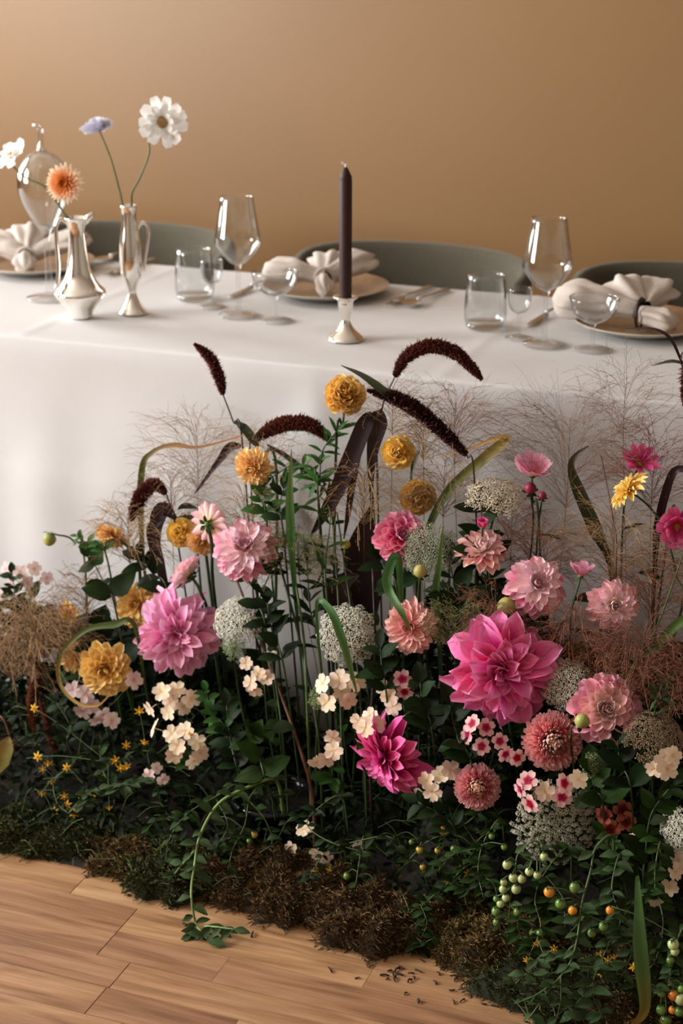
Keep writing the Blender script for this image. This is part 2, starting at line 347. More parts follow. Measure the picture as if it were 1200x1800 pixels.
def box(mb, lo, hi):
    x0, y0, z0 = lo; x1, y1, z1 = hi
    mb.add([(x0, y0, z0), (x1, y0, z0), (x1, y1, z0), (x0, y1, z0), (x0, y0, z1), (x1, y0, z1), (x1, y1, z1), (x0, y1, z1)],
           [(0, 3, 2, 1), (4, 5, 6, 7), (0, 1, 5, 4), (1, 2, 6, 5), (2, 3, 7, 6), (3, 0, 4, 7)])
def interp(xs, u):
    k = u * (len(xs) - 1); i = min(int(k), len(xs) - 2); return xs[i] + (xs[i + 1] - xs[i]) * (k - i)
def sheet_verts(prof, L, W, cup, bend, nL, nW, fold=0.0, wave=0.0, notch=0.0, twist=0.0):
    """a petal or leaf along +Y with its upper face to +Z"""
    vs, ps, fs = [], [], []
    y = z = 0.0; ph = RND() * 6
    for i in range(nL + 1):
        u = i / nL
        ang = bend * u
        if i: y += L / nL * math.cos(ang); z += L / nL * math.sin(ang)
        w = W * interp(prof, u)
        for j in range(nW + 1):
            s = 2 * j / nW - 1
            zz = cup * w * (s * s) + fold * w * abs(s) + wave * W * math.sin(u * 9 + s * 2 + ph) * abs(s)
            yy = -notch * L * (1 - abs(s)) * max(0, u - .8) * 5
            ca, sa = math.cos(twist * u), math.sin(twist * u)
            x = s * w
            x, zz = x * ca - zz * sa, x * sa + zz * ca
            vs.append(V((x, y - zz * math.sin(ang) + yy, z + zz * math.cos(ang)))); ps.append((s, u, 0))
    m_ = nW + 1
    for i in range(nL):
        for j in range(nW):
            fs.append((i * m_ + j, i * m_ + j + 1, (i + 1) * m_ + j + 1, (i + 1) * m_ + j))
    return vs, fs, ps
def blade(mb, pts, widths, up=None, fold=.25, tr=(0, 1), n=6):
    """a long leaf along a curve; up: a point-independent hint for its upper side, or a list of hints"""
    pts = catmull(pts, n); N = len(pts); T = [(pts[min(i + 1, N - 1)] - pts[max(i - 1, 0)]).normalized() for i in range(N)]
    vs, ps, fs = [], [], []
    for i, p in enumerate(pts):
        u = i / (N - 1); w = interp(widths, u) / 2
        h = up if not isinstance(up, list) else V(up[0]).lerp(V(up[1]), u)
        h = V(h) if h is not None else -CF
        side = T[i].cross(h); side = side.normalized() if side.length > 1e-5 else perp(T[i]); nn = side.cross(T[i])
        for s in (-1, -.5, 0, .5, 1):
            vs.append(p + side * (s * w) + nn * (fold * w * abs(s))); ps.append((s, tr[0] + (tr[1] - tr[0]) * u, 0))
    for i in range(N - 1):
        for j in range(4):
            fs.append((i * 5 + j, i * 5 + j + 1, i * 5 + j + 6, i * 5 + j + 5))
    mb.add(vs, fs, ps)

def setp(o, label=None, cat=None, group=None, kind=None):
    if label: o['label'] = label
    if cat: o['category'] = cat
    if group: o['group'] = group
    if kind: o['kind'] = kind
class Thing:
    def __init__(s, name, label, cat, base, group=None, kind=None):
        s.o = bpy.data.objects.new(name, None); COL.objects.link(s.o)
        s.o.empty_display_size = .02
        s.b = V(base); s.o.location = s.b; setp(s.o, label, cat, group, kind or 'thing')
    def part(s, name, mb, mat, parent=None, label=None, kind=None, smooth=True):
        o = bpy.data.objects.new(name, mb.mesh(name, mat, smooth, s.b)); COL.objects.link(o)
        o.parent = parent or s.o; setp(o, label, kind=kind); return o
    def inst(s, name, me, M, parent=None, label=None):
        o = bpy.data.objects.new(name, me); COL.objects.link(o); o.parent = parent or s.o
        o.matrix_local = Matrix.Translation(-s.b) @ M; setp(o, label); return o
def single(name, mb, mat, label=None, cat=None, group=None, kind=None, smooth=True, base=None):
    o = bpy.data.objects.new(name, mb.mesh(name, mat, smooth, base)); COL.objects.link(o)
    if base is not None: o.location = base
    setp(o, label, cat, group, kind); return o
def basis(x, y, z, o, sx=1, sy=1, sz=1):
    M = Matrix((x * sx, y * sy, z * sz)).transposed().to_4x4(); M.translation = o; return M
def axes(a):
    a = V(a).normalized(); b = perp(a); return a, b, a.cross(b)

# ------------------------------------------------------------------ the room
mb = MB(); box(mb, (-3.3, -4.5, -.08), (4.2, 1.7, -.012)); floor = single('floor', mb, 'floor_wood', kind='structure', smooth=False)
PLANK = {}
def plank_mesh(L, W):
    key = (round(L, 2), W)
    if key not in PLANK:
        mb = MB(); e = .0004; L = key[0]
        mb.add([(e, e, -.012), (L - e, e, -.012), (L - e, W - e, -.012), (e, W - e, -.012), (e, e, -.0008), (L - e, e, -.0008), (L - e, W - e, -.0008), (e, W - e, -.0008),
                (e * 2, e * 2, 0), (L - e * 2, e * 2, 0), (L - e * 2, W - e * 2, 0), (e * 2, W - e * 2, 0)],
               [(0, 1, 5, 4), (1, 2, 6, 5), (2, 3, 7, 6), (3, 0, 4, 7), (4, 5, 9, 8), (5, 6, 10, 9), (6, 7, 11, 10), (7, 4, 8, 11), (8, 9, 10, 11)])
        PLANK[key] = mb.mesh('plank', 'floor_wood', False)
    return PLANK[key]
PW = .0665
y_line = atz(0, 1638, 0).y
rows = [y_line + PW * k for k in range(-14, 8)]
JOINT = {0: [atz(171, 1677, 0).x, atz(371, 1724, 0).x], 1: [atz(171, 1677, 0).x, atz(640, 1728, 0).x], -1: [atz(229, 1692, 0).x], -2: [atz(150, 1780, 0).x, atz(420, 1790, 0).x]}
for k, y in zip(range(-14, 8), rows):
    js = sorted(JOINT.get(k, [U_(-.3, .3)]))
    xs = list(js)
    while xs[0] > -1.5: xs.insert(0, xs[0] - random.choice((.45, .6, .75, .9)))
    while xs[-1] < 1.5: xs.append(xs[-1] + random.choice((.45, .6, .75, .9)))
    for a, b in zip(xs, xs[1:]):
        o = bpy.data.objects.new('plank', plank_mesh(b - a, PW)); COL.objects.link(o); o.location = (a, y, 0); o.parent = floor
WY = 1.55
mb = MB(); box(mb, (WX - .2, WY, 0), (4.2, WY + .15, 2.9)); single('wall_back', mb, 'ochre_paint', kind='structure', smooth=False)
mb = MB()
z0, z1 = .85, 2.6
ys = [-4.5] + [y for w in WINDOWS for y in w] + [WY]
box(mb, (WX - .2, -4.5, 0), (WX, WY, z0)); box(mb, (WX - .2, -4.5, z1), (WX, WY, 2.9))
for a, b in ((ys[0], ys[1]), (ys[2], ys[3]), (ys[4], ys[5])): box(mb, (WX - .2, a, z0), (WX, b, z1))
single('wall_left', mb, 'ochre_paint', kind='structure', smooth=False)
mb = MB(); box(mb, (3.6, -4.5, 0), (3.75, WY, 2.9)); single('wall_right', mb, 'plaster', kind='structure', smooth=False)
mb = MB(); box(mb, (WX - .2, -4.65, 0), (3.75, -4.5, 2.9)); single('wall_front', mb, 'plaster', kind='structure', smooth=False)
mb = MB(); box(mb, (WX - .2, -4.5, 2.9), (4.2, WY + .15, 3.0)); single('ceiling', mb, 'ceiling_paint', kind='structure', smooth=False)
for i, (a, b) in enumerate(WINDOWS):
    w = Thing('window_%d' % (i + 1), None, None, (WX - .1, (a + b) / 2, z0), kind='structure')
    mb = MB()
    for lo, hi in (((a, z0), (a + .05, z1)), ((b - .05, z0), (b, z1)), ((a, z0), (b, z0 + .05)), ((a, z1 - .05), (b, z1))):
        box(mb, (WX - .14, lo[0], lo[1]), (WX - .07, hi[0], hi[1]))
    w.part('window_frame', mb, 'white_paint', smooth=False)
    mb = MB(); mid = (a + b) / 2; box(mb, (WX - .13, mid - .02, z0 + .05), (WX - .08, mid + .02, z1 - .05)); w.part('mullion', mb, 'white_paint', smooth=False)
    for c, d in ((a + .05, mid - .02), (mid + .02, b - .05)):
        mb = MB(); mb.add([(WX - .105, c, z0 + .05), (WX - .105, d, z0 + .05), (WX - .105, d, z1 - .05), (WX - .105, c, z1 - .05)], [(0, 1, 2, 3)]); w.part('pane', mb, 'window_glass', smooth=False)
    mb = MB(); box(mb, (WX - .06, a - .03, z0 - .03), (WX + .06, b + .03, z0)); w.part('window_sill', mb, 'white_paint', smooth=False)

# ------------------------------------------------------------------ table and cloth
TX0, TX1, TD, TZ = -1.75, 1.25, .645, .75
t = Thing('dining_table', 'long wooden dining table hidden under the white cloth', 'table', ((TX0 + TX1) / 2, TD / 2, 0))
mb = MB(); box(mb, (TX0 + .01, .012, TZ - .035), (TX1 - .01, TD - .012, TZ - .004)); t.part('table_top', mb, 'table_wood', smooth=False)
for x in (TX0 + .08, TX1 - .08):
    for y in (.08, TD - .08):
        mb = MB(); box(mb, (x - .03, y - .03, 0), (x + .03, y + .03, TZ - .035)); t.part('leg', mb, 'table_wood', smooth=False)
def cloth_front(x, d):
    """how far the drop hangs out in front of the table edge at drop d"""
    k = min(1, d / .25)
    w = .006 * math.sin(x * 11.0 + .8) + .004 * math.sin(x * 23 + 2.1) + .002 * math.sin(x * 41) + .012 * max(0, math.sin(x * 5.3 + 3.3)) ** 3
    diag = .012 * math.exp(-((x + .02 + .55 * (d - .05)) / .05) ** 2) * min(1, d / .05)
    return .004 + k * (k * (.016 + w) + .02 * d) + diag * (1 - min(1, d / .4))
mb = MB(); vs, ps = [], []
NX = 260
prof = []
for i in range(25): prof.append(('t', TD - TD * i / 24))
for a in (25, 50, 75): prof.append(('r', a))
for i in range(1, 37): prof.append(('d', (TZ - .012) * i / 36))
for i in range(NX + 1):
    x = TX0 + (TX1 - TX0) * i / NX
    for j, (k, q) in enumerate(prof):
        if k == 't':
            z = TZ + .0012 * noise.noise(V((x * 5, q * 5, 0))) + .0016 * math.exp(-((q - .33) / .008) ** 2) + .0016 * math.exp(-((x + .62) / .008) ** 2) + .0016 * math.exp(-((x - .17) / .008) ** 2)
            vs.append((x, max(q, .006), z))
        elif k == 'r':
            a = math.radians(q); vs.append((x, .006 - .008 * math.sin(a), TZ - .008 * (1 - math.cos(a))))
        else:
            cr = .004 * math.exp(-((q - .295) / .007) ** 2) + .003 * math.exp(-((q - .58) / .007) ** 2)
            vs.append((x, -cloth_front(x, q) - cr + .002 * noise.noise(V((x * 7, q * 6, 3))), TZ - .008 - q))
M_ = len(prof)
fs = [(i * M_ + j, i * M_ + j + 1, (i + 1) * M_ + j + 1, (i + 1) * M_ + j) for i in range(NX) for j in range(M_ - 1)]
mb.add(vs, fs)
# back drop and the two ends
bv = []
for i in range(41):
    x = TX0 + (TX1 - TX0) * i / 40
    for q in (0, .01, .2, .45): bv.append((x, TD + (.0 if q == 0 else .006 + .02 * q * (1 + math.sin(x * 9))), TZ - q))
mb.add(bv, [(i * 4 + j, (i + 1) * 4 + j, (i + 1) * 4 + j + 1, i * 4 + j + 1) for i in range(40) for j in range(3)])
for x in (TX0, TX1):
    s = -1 if x == TX0 else 1; ev = []
    for i in range(21):
        y = TD * i / 20
        for q in (0, .01, .3, .73): ev.append((x + s * (0 if q == 0 else .006 + .03 * q * (1 + math.sin(y * 17))), y, TZ - q))
    mb.add(ev, [(i * 4 + j, i * 4 + j + 1, (i + 1) * 4 + j + 1, (i + 1) * 4 + j) for i in range(20) for j in range(3)])
single('tablecloth', mb, 'tablecloth_linen', 'long white linen tablecloth draped to the floor behind the flowers', 'tablecloth')

# ------------------------------------------------------------------ chairs
def chair(cx, cy, label):
    t = Thing('dining_chair', label, 'chair', (cx, cy, 0), 'upholstered chairs along the wall side of the table')
    mb = MB(); n = 28; A = math.radians(112); vs, ps = [], []
    ring = []
    for i in range(n + 1):
        a = -A + 2 * A * i / n
        e = abs(i / n * 2 - 1)
        top = .742 - .045 * e ** 4; low = .44 + .0 * e
        if e > .93: top -= .03 * (e - .93) / .07
        ro, ri = .255, .225
        th = 1 if e < .97 else .6
        sec = [(ri, low), (ri + .006, (low + top) / 2), (ri, top - .02), (ri + .007, top - .004), ((ri + ro) / 2, top), (ro - .006, top - .004), (ro, top - .02), (ro - .012, (low + top) / 2), (ro - .03, low)]
        ring.append(len(sec))
        for r, z in sec: vs.append((cx + r * 1.10 * math.sin(a), cy + .05 + r * .62 * math.cos(a), z))
    k = 9
    fs = [(i * k + j, i * k + (j + 1) % k, (i + 1) * k + (j + 1) % k, (i + 1) * k + j) for i in range(n) for j in range(k)]
    fs += [tuple(range(k))[::-1], tuple(n * k + j for j in range(k))]
    mb.add(vs, fs); bo = t.part('backrest', mb, 'chair_fabric')
    for s in (0, n):
        mb = MB(); tube(mb, [V(vs[s * k + j]) for j in range(k)], .005, n=6); t.part('edge_piping', mb, 'chair_edge', bo)
    mb = MB(); lathe(mb, [(0, .42), (.2, .42), (.222, .43), (.226, .455), (.21, .475), (0, .482)], (cx, cy, 0), 32); t.part('seat', mb, 'chair_fabric')
    for sx in (-1, 1):
        for sy in (-1, 1):
            mb = MB(); tube(mb, [(cx + sx * .15, cy + sy * .15, .42), (cx + sx * .2, cy + sy * .2, 0)], .016, .010, 8); t.part('leg', mb, 'chair_wood')
chair(-.215, .93, 'grey-green curved chair behind the dark candle')
chair(-.925, .93, 'grey-green curved chair behind the two silver vases')
chair(-1.56, .93, 'grey-green curved chair peeking out beyond the bubble glass')
chair(.43, .93, 'grey-green curved chair behind the napkin with the dark ring')

# ------------------------------------------------------------------ things on the table
TT = TZ + .0022
def glassware(name, label, px, py, prof, group, foot=None, n=36):
    p = atz(px, py, TZ); p.z = TT
    t = Thing(name, label, 'glass', p, group)
    for nm, pr in prof:
        mb = MB(); lathe(mb, pr, p, n); t.part(nm, mb, 'clear_glass')
    return p
def sm(prof, n=4): return [(max(0, q.x), q.z) for q in catmull([V((r, 0, z)) for r, z in prof], n)]
def shell(prof, th):   # an open vessel with a wall of its own
    p = sm(prof); return p + [(r - th, z - (0 if i == len(p) - 1 else 0) + th * .3) for i, (r, z) in reversed(list(enumerate(p))) if r - th > 0]
WINE = lambda k=1: [('foot', [(0, .004), (.036, .001), (.0375, .0), (.037, .002), (.02, .0045), (.006, .008)]),
        ('stem', [(.006, .008), (.0042, .02), (.0038, .06), (.0042, .085), (.007, .094)]),
        ('bowl', shell([(.004, .094), (.022, .106), (.040, .130), (.043, .142), (.040, .165), (.034, .200), (.031, .222)], .0012))]
TUMB = [('base', [(0, .002), (.032, .0), (.036, .003), (.036, .010), (0, .008)]), ('wall', shell([(.034, .004), (.038, .014), (.039, .03), (.037, .065), (.0335, .098)], .0013))]
CORD = [('foot', [(0, .003), (.024, .001), (.0245, .0), (.024, .0015), (.012, .004), (.004, .007)]), ('stem', [(.004, .007), (.003, .02), (.0032, .038), (.005, .044)]),
        ('bowl', shell([(.003, .044), (.014, .050), (.020, .062), (.0215, .078), (.021, .090)], .001))]
COUPE = [('foot', [(0, .003), (.031, .001), (.0315, .0), (.031, .0015), (.015, .004), (.005, .007)]), ('stem', [(.005, .007), (.0035, .02), (.0035, .036), (.006, .045)]),
         ('bowl', shell([(.004, .045), (.018, .050), (.034, .062), (.042, .080), (.0435, .092)], .001))]
glassware('wine_glass', 'tall clear wine glass beside the coupe, between the vases and the candle', 420, 556, WINE(), 'wine glasses')
glassware('wine_glass', 'tall clear wine glass in front of the napkin with the dark ring', 956, 607, WINE(), 'wine glasses')
glassware('water_tumbler', 'clear stemless tumbler beside the silver vase with a handle', 343, 527, TUMB, 'water tumblers')
glassware('water_tumbler', 'clear stemless tumbler in front of the chair behind the candle', 852, 577, TUMB, 'water tumblers')
glassware('cordial_glass', 'tiny stemmed cordial glass between tumbler and wine glass near the silver vases', 374, 541, CORD, 'cordial glasses')
glassware('cordial_glass', 'tiny stemmed cordial glass between tumbler and wine glass near the dark napkin ring', 911, 596, CORD, 'cordial glasses')
glassware('coupe_glass', 'low clear coupe glass in front of the napkin behind the candle', 484, 565, COUPE, 'coupe glasses')
glassware('coupe_glass', 'low clear coupe glass in front of the plate with the dark napkin ring', 1040, 616, COUPE, 'coupe glasses')
# bubble-shaped glass on a stem
p = atz(88, 525, TZ); p.z = TT
t = Thing('bubble_glass', 'tall bubble-shaped glass with a narrow spout, standing on a long stem', 'glass', p)
mb = MB(); lathe(mb, [(0, .004), (.045, .001), (.046, 0), (.045, .002), (.02, .005), (.007, .010)], p, 36); t.part('foot', mb, 'clear_glass')
mb = MB(); lathe(mb, sm([(.008, .010), (.006, .05), (.006, .10), (.010, .125)]), p, 24); t.part('stem', mb, 'clear_glass')
mb = MB(); lathe(mb, shell([(.008, .125), (.026, .155), (.044, .190), (.050, .222), (.044, .254), (.026, .276), (.010, .284), (.0055, .296), (.005, .318), (.007, .325)], .0014), p, 36); t.part('bulb', mb, 'clear_glass')
mb = MB(); c = p + V((0, 0, .326)); tube(mb, [c, c + V((-.006, 0, .006)), c + V((-.013, 0, .004))], .005, .004, 8); t.part('spout', mb, 'clear_glass')
# silver vases
p = atz(143, 559, TZ); p.z = TT; VA = p.copy()
t = Thing('silver_vase', 'pear-shaped silver bud vase holding the orange and white bloom', 'vase', p, 'silver vases')
mb = MB(); lathe(mb, sm([(0, .001), (.020, .0), (.022, .006), (.026, .016), (.038, .030), (.0475, .042), (.047, .050), (.036, .062), (.026, .080), (.020, .105), (.0165, .135), (.0155, .160), (.019, .178), (.0225, .186)]) + [(.0205, .186), (.014, .165), (.0, .160)], p, 40); t.part('body', mb, 'silver')
mb = MB(); ctr = [p - CR * r + V((0, 0, z)) for r, z in ((.015, .175), (.028, .184), (.037, .172), (.0385, .14), (.037, .10), (.040, .070), (.045, .052))]; tube(mb, catmull(ctr, 5), .0042, .0032, 8); t.part('handle', mb, 'silver')
mb = MB(); q = p + CR * .019 + V((0, 0, .178)); tube(mb, [q - CR * .004, q + CR * .006 + V((0, 0, .010)), q + CR * .013 + V((0, 0, .016))], .007, .0045, 8); t.part('spout', mb, 'silver')
p = atz(234, 552, TZ); p.z = TT; VB = p.copy()
t = Thing('silver_vase', 'slender silver ewer vase with a looped handle, holding white and lavender scabious', 'vase', p, 'silver vases')
mb = MB(); lathe(mb, sm([(0, .001), (.025, .0), (.026, .004), (.021, .010), (.014, .022), (.009, .034), (.008, .042), (.013, .056), (.0195, .075), (.0215, .100), (.020, .130), (.0165, .158), (.014, .178), (.0135, .192), (.016, .203)]) + [(.0145, .203), (.011, .185), (0, .182)], p, 40); t.part('body', mb, 'silver')
mb = MB(); ctr = [p + CR * r + V((0, 0, z)) for r, z in ((.012, .150), (.017, .164), (.026, .171), (.034, .165), (.035, .150), (.031, .125), (.026, .100), (.024, .080))]; tube(mb, catmull(ctr, 5), .0036, .0028, 8); t.part('handle', mb, 'silver')
# candle
p = atz(607, 598, TZ); p.z = TT
t = Thing('candlestick', 'small silver candlestick with a flared foot under the dark candle', 'candlestick', p)
mb = MB(); lathe(mb, sm([(0, .001), (.030, .0), (.0315, .003), (.027, .008), (.018, .016), (.011, .026), (.008, .034), (.0085, .040), (.012, .052), (.0135, .063), (.0145, .070), (.022, .075), (.0225, .0775)]) + [(.012, .077), (.0115, .060), (0, .058)], p, 40); t.part('holder', mb, 'silver')
cp = p + V((0, 0, .0585))
t = Thing('taper_candle', 'tall dark burgundy taper candle with an unlit white wick', 'candle', cp)
mb = MB(); lathe(mb, [(0, 0), (.0108, 0), (.0112, .01), (.0112, .222), (.0105, .2245), (.0112, .227), (.009, .232), (.0035, .243), (0, .245)], cp, 28); t.part('wax', mb, 'candle_wax')
mb = MB(); q = cp + V((0, 0, .243)); tube(mb, catmull([q, q + V((0, 0, .005)), q - CR * .004 + V((0, 0, .008)), q - CR * .007 + V((0, 0, .009))], 4), .0015, .0022, 6); tube(mb, [q + V((0, 0, .006)), q + CR * .004 + V((0, 0, .005))], .0016, .001, 5); t.part('wick', mb, 'wick')

# plates, napkins, cutlery
PLATES = [(atz(572, 517, TZ), 'beige stoneware plate behind the dark candle'), (atz(62, 474, TZ), 'beige stoneware plate behind the bubble glass'), (atz(1128, 580, TZ), 'beige stoneware plate under the napkin with the dark ring')]
for p, lab in PLATES:
    p.z = TT
    t = Thing('dinner_plate', lab, 'plate', p, 'stoneware plates')
    mb = MB(); lathe(mb, sm([(0, .0), (.07, 0), (.085, .003), (.110, .011), (.124, .0165), (.126, .0185), (.1235, .0195)], 3), p, 48); t.part('underside', mb, 'plate_rim')
    mb = MB(); lathe(mb, sm([(.1235, .0195), (.110, .0155), (.088, .0075), (.07, .0055), (0, .0055)], 3), p, 48); t.part('glaze', mb, 'plate_glaze')
def lobe(mb, c, d, L, a0, a1, b0, b1, pleats, amp, up=(0, 0, 1), droop=0.0, ph=0, close=.6, nS=14, nA=40, seed=0):
    """a gathered fold of cloth that starts at c, runs along d and widens"""
    d = V(d).normalized(); u = V(up); s = d.cross(u).normalized(); u = s.cross(d)
    vs = []
    for i in range(nS + 1):
        q = i / nS; e = q ** .8
        rad = 1.0 if q < close else math.sqrt(max(0.0, 1 - ((q - close) / (1 - close)) ** 2)) * .98 + .02
        a = (a0 + (a1 - a0) * e) * rad; b = (b0 + (b1 - b0) * e) * rad
        for k in range(nA):
            f = 2 * math.pi * k / nA
            w = 1 + amp * (.3 + .7 * q) * (math.sin(pleats * f + ph + q * 1.5) * .6 + math.sin((pleats + 2) * f + ph * 2.3 - q) * .4)
            P = V(c) + d * (L * q) + s * (a * w * math.cos(f)) + u * (b * w * math.sin(f)) - V((0, 0, droop * q * q))
            P += V((noise.noise(P * 28 + V((seed, 0, 0))), noise.noise(P * 28 + V((0, seed + 5, 0))), noise.noise(P * 28 + V((0, 0, seed + 9))))) * .006
            vs.append(P)
    fs = [(i * nA + k, i * nA + (k + 1) % nA, (i + 1) * nA + (k + 1) % nA, (i + 1) * nA + k) for i in range(nS) for k in range(nA)]
    fs += [tuple(nS * nA + k for k in range(nA))]
    mb.add(vs, fs)
FH = V((CF.x, CF.y, 0)).normalized()
def napkin(pc, lab, spec, ring, ringmat):
    t = Thing('cloth_napkin', lab, 'napkin', pc + V((0, 0, .008)), 'gathered napkins on the plates')
    for i, (dr, df, dz, ddr, ddf, ddz, L, a1, b1, pl, dp) in enumerate(spec):
        mb = MB(); c = pc + CR * dr + FH * df + V((0, 0, dz)); d = CR * ddr + FH * ddf + V((0, 0, ddz))
        lobe(mb, c, d, L, .012, a1, .014, b1, pl + 2, .30, ph=i * 1.7, droop=dp, seed=i * 3 + pc.x * 10); t.part('fold', mb, 'napkin_linen')
    mb = MB(); c = pc + CR * ring[0] + FH * ring[1] + V((0, 0, ring[2])); a, b, e = axes(CR * ring[3] + FH * ring[4])
    R_ = ring[5]
    tube(mb, [c + b * (R_ * math.cos(x)) + e * (R_ * math.sin(x)) for x in [2 * math.pi * k / 24 for k in range(25)]], .0028, n=8, cap=False); t.part('napkin_ring', mb, ringmat)
#            start: right fwd up   direction     length half-width half-height pleats droop
napkin(PLATES[0][0], 'pale linen napkin gathered in a loop, lying on the plate behind the candle',
       [(-.004, -.04, .040, -1, .35, .18, .125, .050, .024, 4, .012), (.005, -.02, .038, .75, .8, .35, .130, .050, .030, 3, .02), (.0, -.02, .036, .15, 1, .55, .09, .055, .025, 5, .02), (-.004, -.04, .036, .12, -1, -.1, .040, .020, .020, 3, .012)], (-.002, -.045, .040, .25, -1, .019), 'napkin_linen')
napkin(PLATES[1][0], 'pale linen napkin with raised folds on the plate behind the bubble glass',
       [(-.02, -.03, .036, -.9, .6, .35, .12, .05, .03, 4, .02), (.0, -.02, .036, .95, .5, .35, .135, .045, .026, 3, .015), (-.01, -.02, .036, -.1, 1, .7, .10, .06, .028, 5, .02), (-.01, -.045, .034, .1, -1, -.1, .05, .026, .019, 3, .012)], (-.01, -.045, .036, .1, -1, .018), 'napkin_linen')
napkin(PLATES[2][0], 'pale satin napkin gathered through a dark ring beside the coupe glass',
       [(-.020, -.030, .042, -1, .45, .15, .155, .052, .036, 4, .012), (.0, -.01, .040, .4, 1, .4, .11, .050, .032, 4, .02), (-.01, -.01, .046, -.35, 1, .5, .095, .05, .028, 3, .015), (-.012, -.045, .036, .95, -.55, -.05, .070, .034, .024, 3, .008)], (-.012, -.040, .038, .9, -.45, .027), 'napkin_ring_dark')
def cutlery(kind, x, y, lab, ang=0.0, z=0):
    base = V((x, y, TT + .001 + z)); ca, sa = math.cos(ang), math.sin(ang)
    def P(u, s, h): return base + V((s * ca - u * sa, s * sa + u * ca, h))   # u: along the handle, away from the head
    t = Thing(kind, lab, 'cutlery', base, 'table cutlery')
    def strip(rows, th=.0016):
        mb = MB(); vs = []
        for u, w, h in rows: vs += [P(u, -w, h), P(u, w, h), P(u, w, h + th), P(u, -w, h + th)]
        n = len(rows); fs = [(i * 4 + j, i * 4 + (j + 1) % 4, i * 4 + 4 + (j + 1) % 4, i * 4 + 4 + j) for i in range(n - 1) for j in range(4)] + [(3, 2, 1, 0), (n * 4 - 4, n * 4 - 3, n * 4 - 2, n * 4 - 1)]
        mb.add(vs, fs); return mb
    t.part('handle', strip([(.0, .004, .006), (.03, .0032, .005), (.06, .0045, .002), (.10, .007, .001), (.125, .0075, .0), (.13, .004, 0)], .002), 'steel')
    if kind == 'table_fork':
        t.part('fork_head', strip([(0, .004, .006), (-.012, .010, .004), (-.025, .0115, .002), (-.03, .0115, .001)]), 'steel')
        for s in (-.009, -.003, .003, .009):
            mb = MB(); tube(mb, [P(-.028, s, .0018), P(-.05, s, .001), P(-.068, s, .004)], .0016, .0008, 5); t.part('tine', mb, 'steel')
    elif kind == 'table_spoon':
        mb = MB(); vs = []; ns = 10
        for i in range(ns + 1):
            u = i / ns; w = .018 * math.sin(math.pi * min(1, u * .93 + .04)) ** .6
            for s in (-1, -.5, 0, .5, 1): vs.append(P(-.055 * u, s * w, .006 - .005 * (1 - s * s) * math.sin(math.pi * u)))
        mb.add(vs, [(i * 5 + j, i * 5 + j + 1, i * 5 + j + 6, i * 5 + j + 5) for i in range(ns) for j in range(4)]); t.part('spoon_bowl', mb, 'steel')
    else:
        t.part('knife_blade', strip([(0, .004, .004), (-.01, .008, .001), (-.06, .0095, 0), (-.085, .007, 0), (-.1, .001, 0)], .0012), 'steel')
fk = atz(690, 534, TZ); cutlery('table_fork', fk.x + .01, fk.y + .03, 'steel fork beside the plate behind the candle', -.12)
cutlery('table_spoon', fk.x + .045, fk.y + .02, 'steel spoon lying next to the fork behind the candle', -.15)
k1 = atz(425, 518, TZ); cutlery('table_knife', k1.x, k1.y + .05, 'steel knife behind the wine glass near the vases', -.06)
k2 = atz(948, 568, TZ); cutlery('table_knife', k2.x, k2.y + .05, 'steel knife behind the wine glass near the dark napkin ring', -.1)
s1 = atz(172, 462, TZ); cutlery('table_spoon', s1.x + .01, s1.y + .04, 'steel spoon beside the plate behind the silver vases', -.08)
s1 = atz(188, 490, TZ); cutlery('table_fork', s1.x + .0, s1.y + .07, 'steel fork beside the plate behind the silver vases', -.05)

# ------------------------------------------------------------------ flowers: shared pieces
YD = ((600, -.10), (800, -.13), (950, -.20), (1100, -.27), (1250, -.33), (1400, -.38), (1550, -.41), (1800, -.44))
def depth(py):                 # how far in front of the table something at this height stands
    for (a, ya), (b, yb) in zip(YD, YD[1:]):
        if py <= b: return ya + (yb - ya) * max(0, (py - a) / (b - a))
    return YD[-1][1]
def pt(px, py, dY=0.0): return at(px, py, depth(py) + dY)
SHAPE = {
 'dahlia': dict(prof=[.32, .55, .80, .98, 1, .80, .16], W=.20, cup=.55, bend=-.25, nL=6, nW=4),
 'dahlia_in': dict(prof=[.45, .75, .95, 1, .95, .7, .15], W=.20, cup=.6, bend=.55, nL=6, nW=4),
 'long': dict(prof=[.28, .50, .75, .95, 1, .80, .10], W=.165, cup=.5, bend=-.4, nL=6, nW=4, wave=.14, twist=.4),
 'broad': dict(prof=[.25, .55, .85, 1.05, 1, .70, .06], W=.225, cup=.6, bend=-.45, nL=6, nW=4, wave=.26, twist=.5),
 'round': dict(prof=[.35, .65, .92, 1.05, 1.05, .9, .45], W=.235, cup=.65, bend=.2, nL=6, nW=4),
 'cosmos': dict(prof=[.18, .45, .75, .95, 1.05, 1, .75], W=.26, cup=.12, bend=.25, nL=6, nW=6, wave=.10),
 'ruffle': dict(prof=[.25, .5, .8, 1, 1.1, 1.05, .7], W=.24, cup=.1, bend=.15, nL=6, nW=6, wave=.2),
 'leaf': dict(prof=[.06, .62, .95, 1, .82, .5, .03], W=.27, cup=.0, bend=-.5, nL=6, nW=4, fold=.25, wave=.05),
 'leaf_narrow': dict(prof=[.06, .6, .9, 1, .8, .5, .03], W=.13, cup=.0, bend=-.45, nL=6, nW=2, fold=.35),
 'leaflet': dict(prof=[.08, .55, .9, 1, .72, .42, .03], W=.25, cup=.0, bend=-.6, nL=6, nW=4, fold=.4, wave=.12),
 'leaf_broad': dict(prof=[.10, .85, 1.05, .92, .78, .42, .03], W=.36, cup=.0, bend=-.45, nL=6, nW=4, fold=.2, wave=.08),
}
CACHE = {}
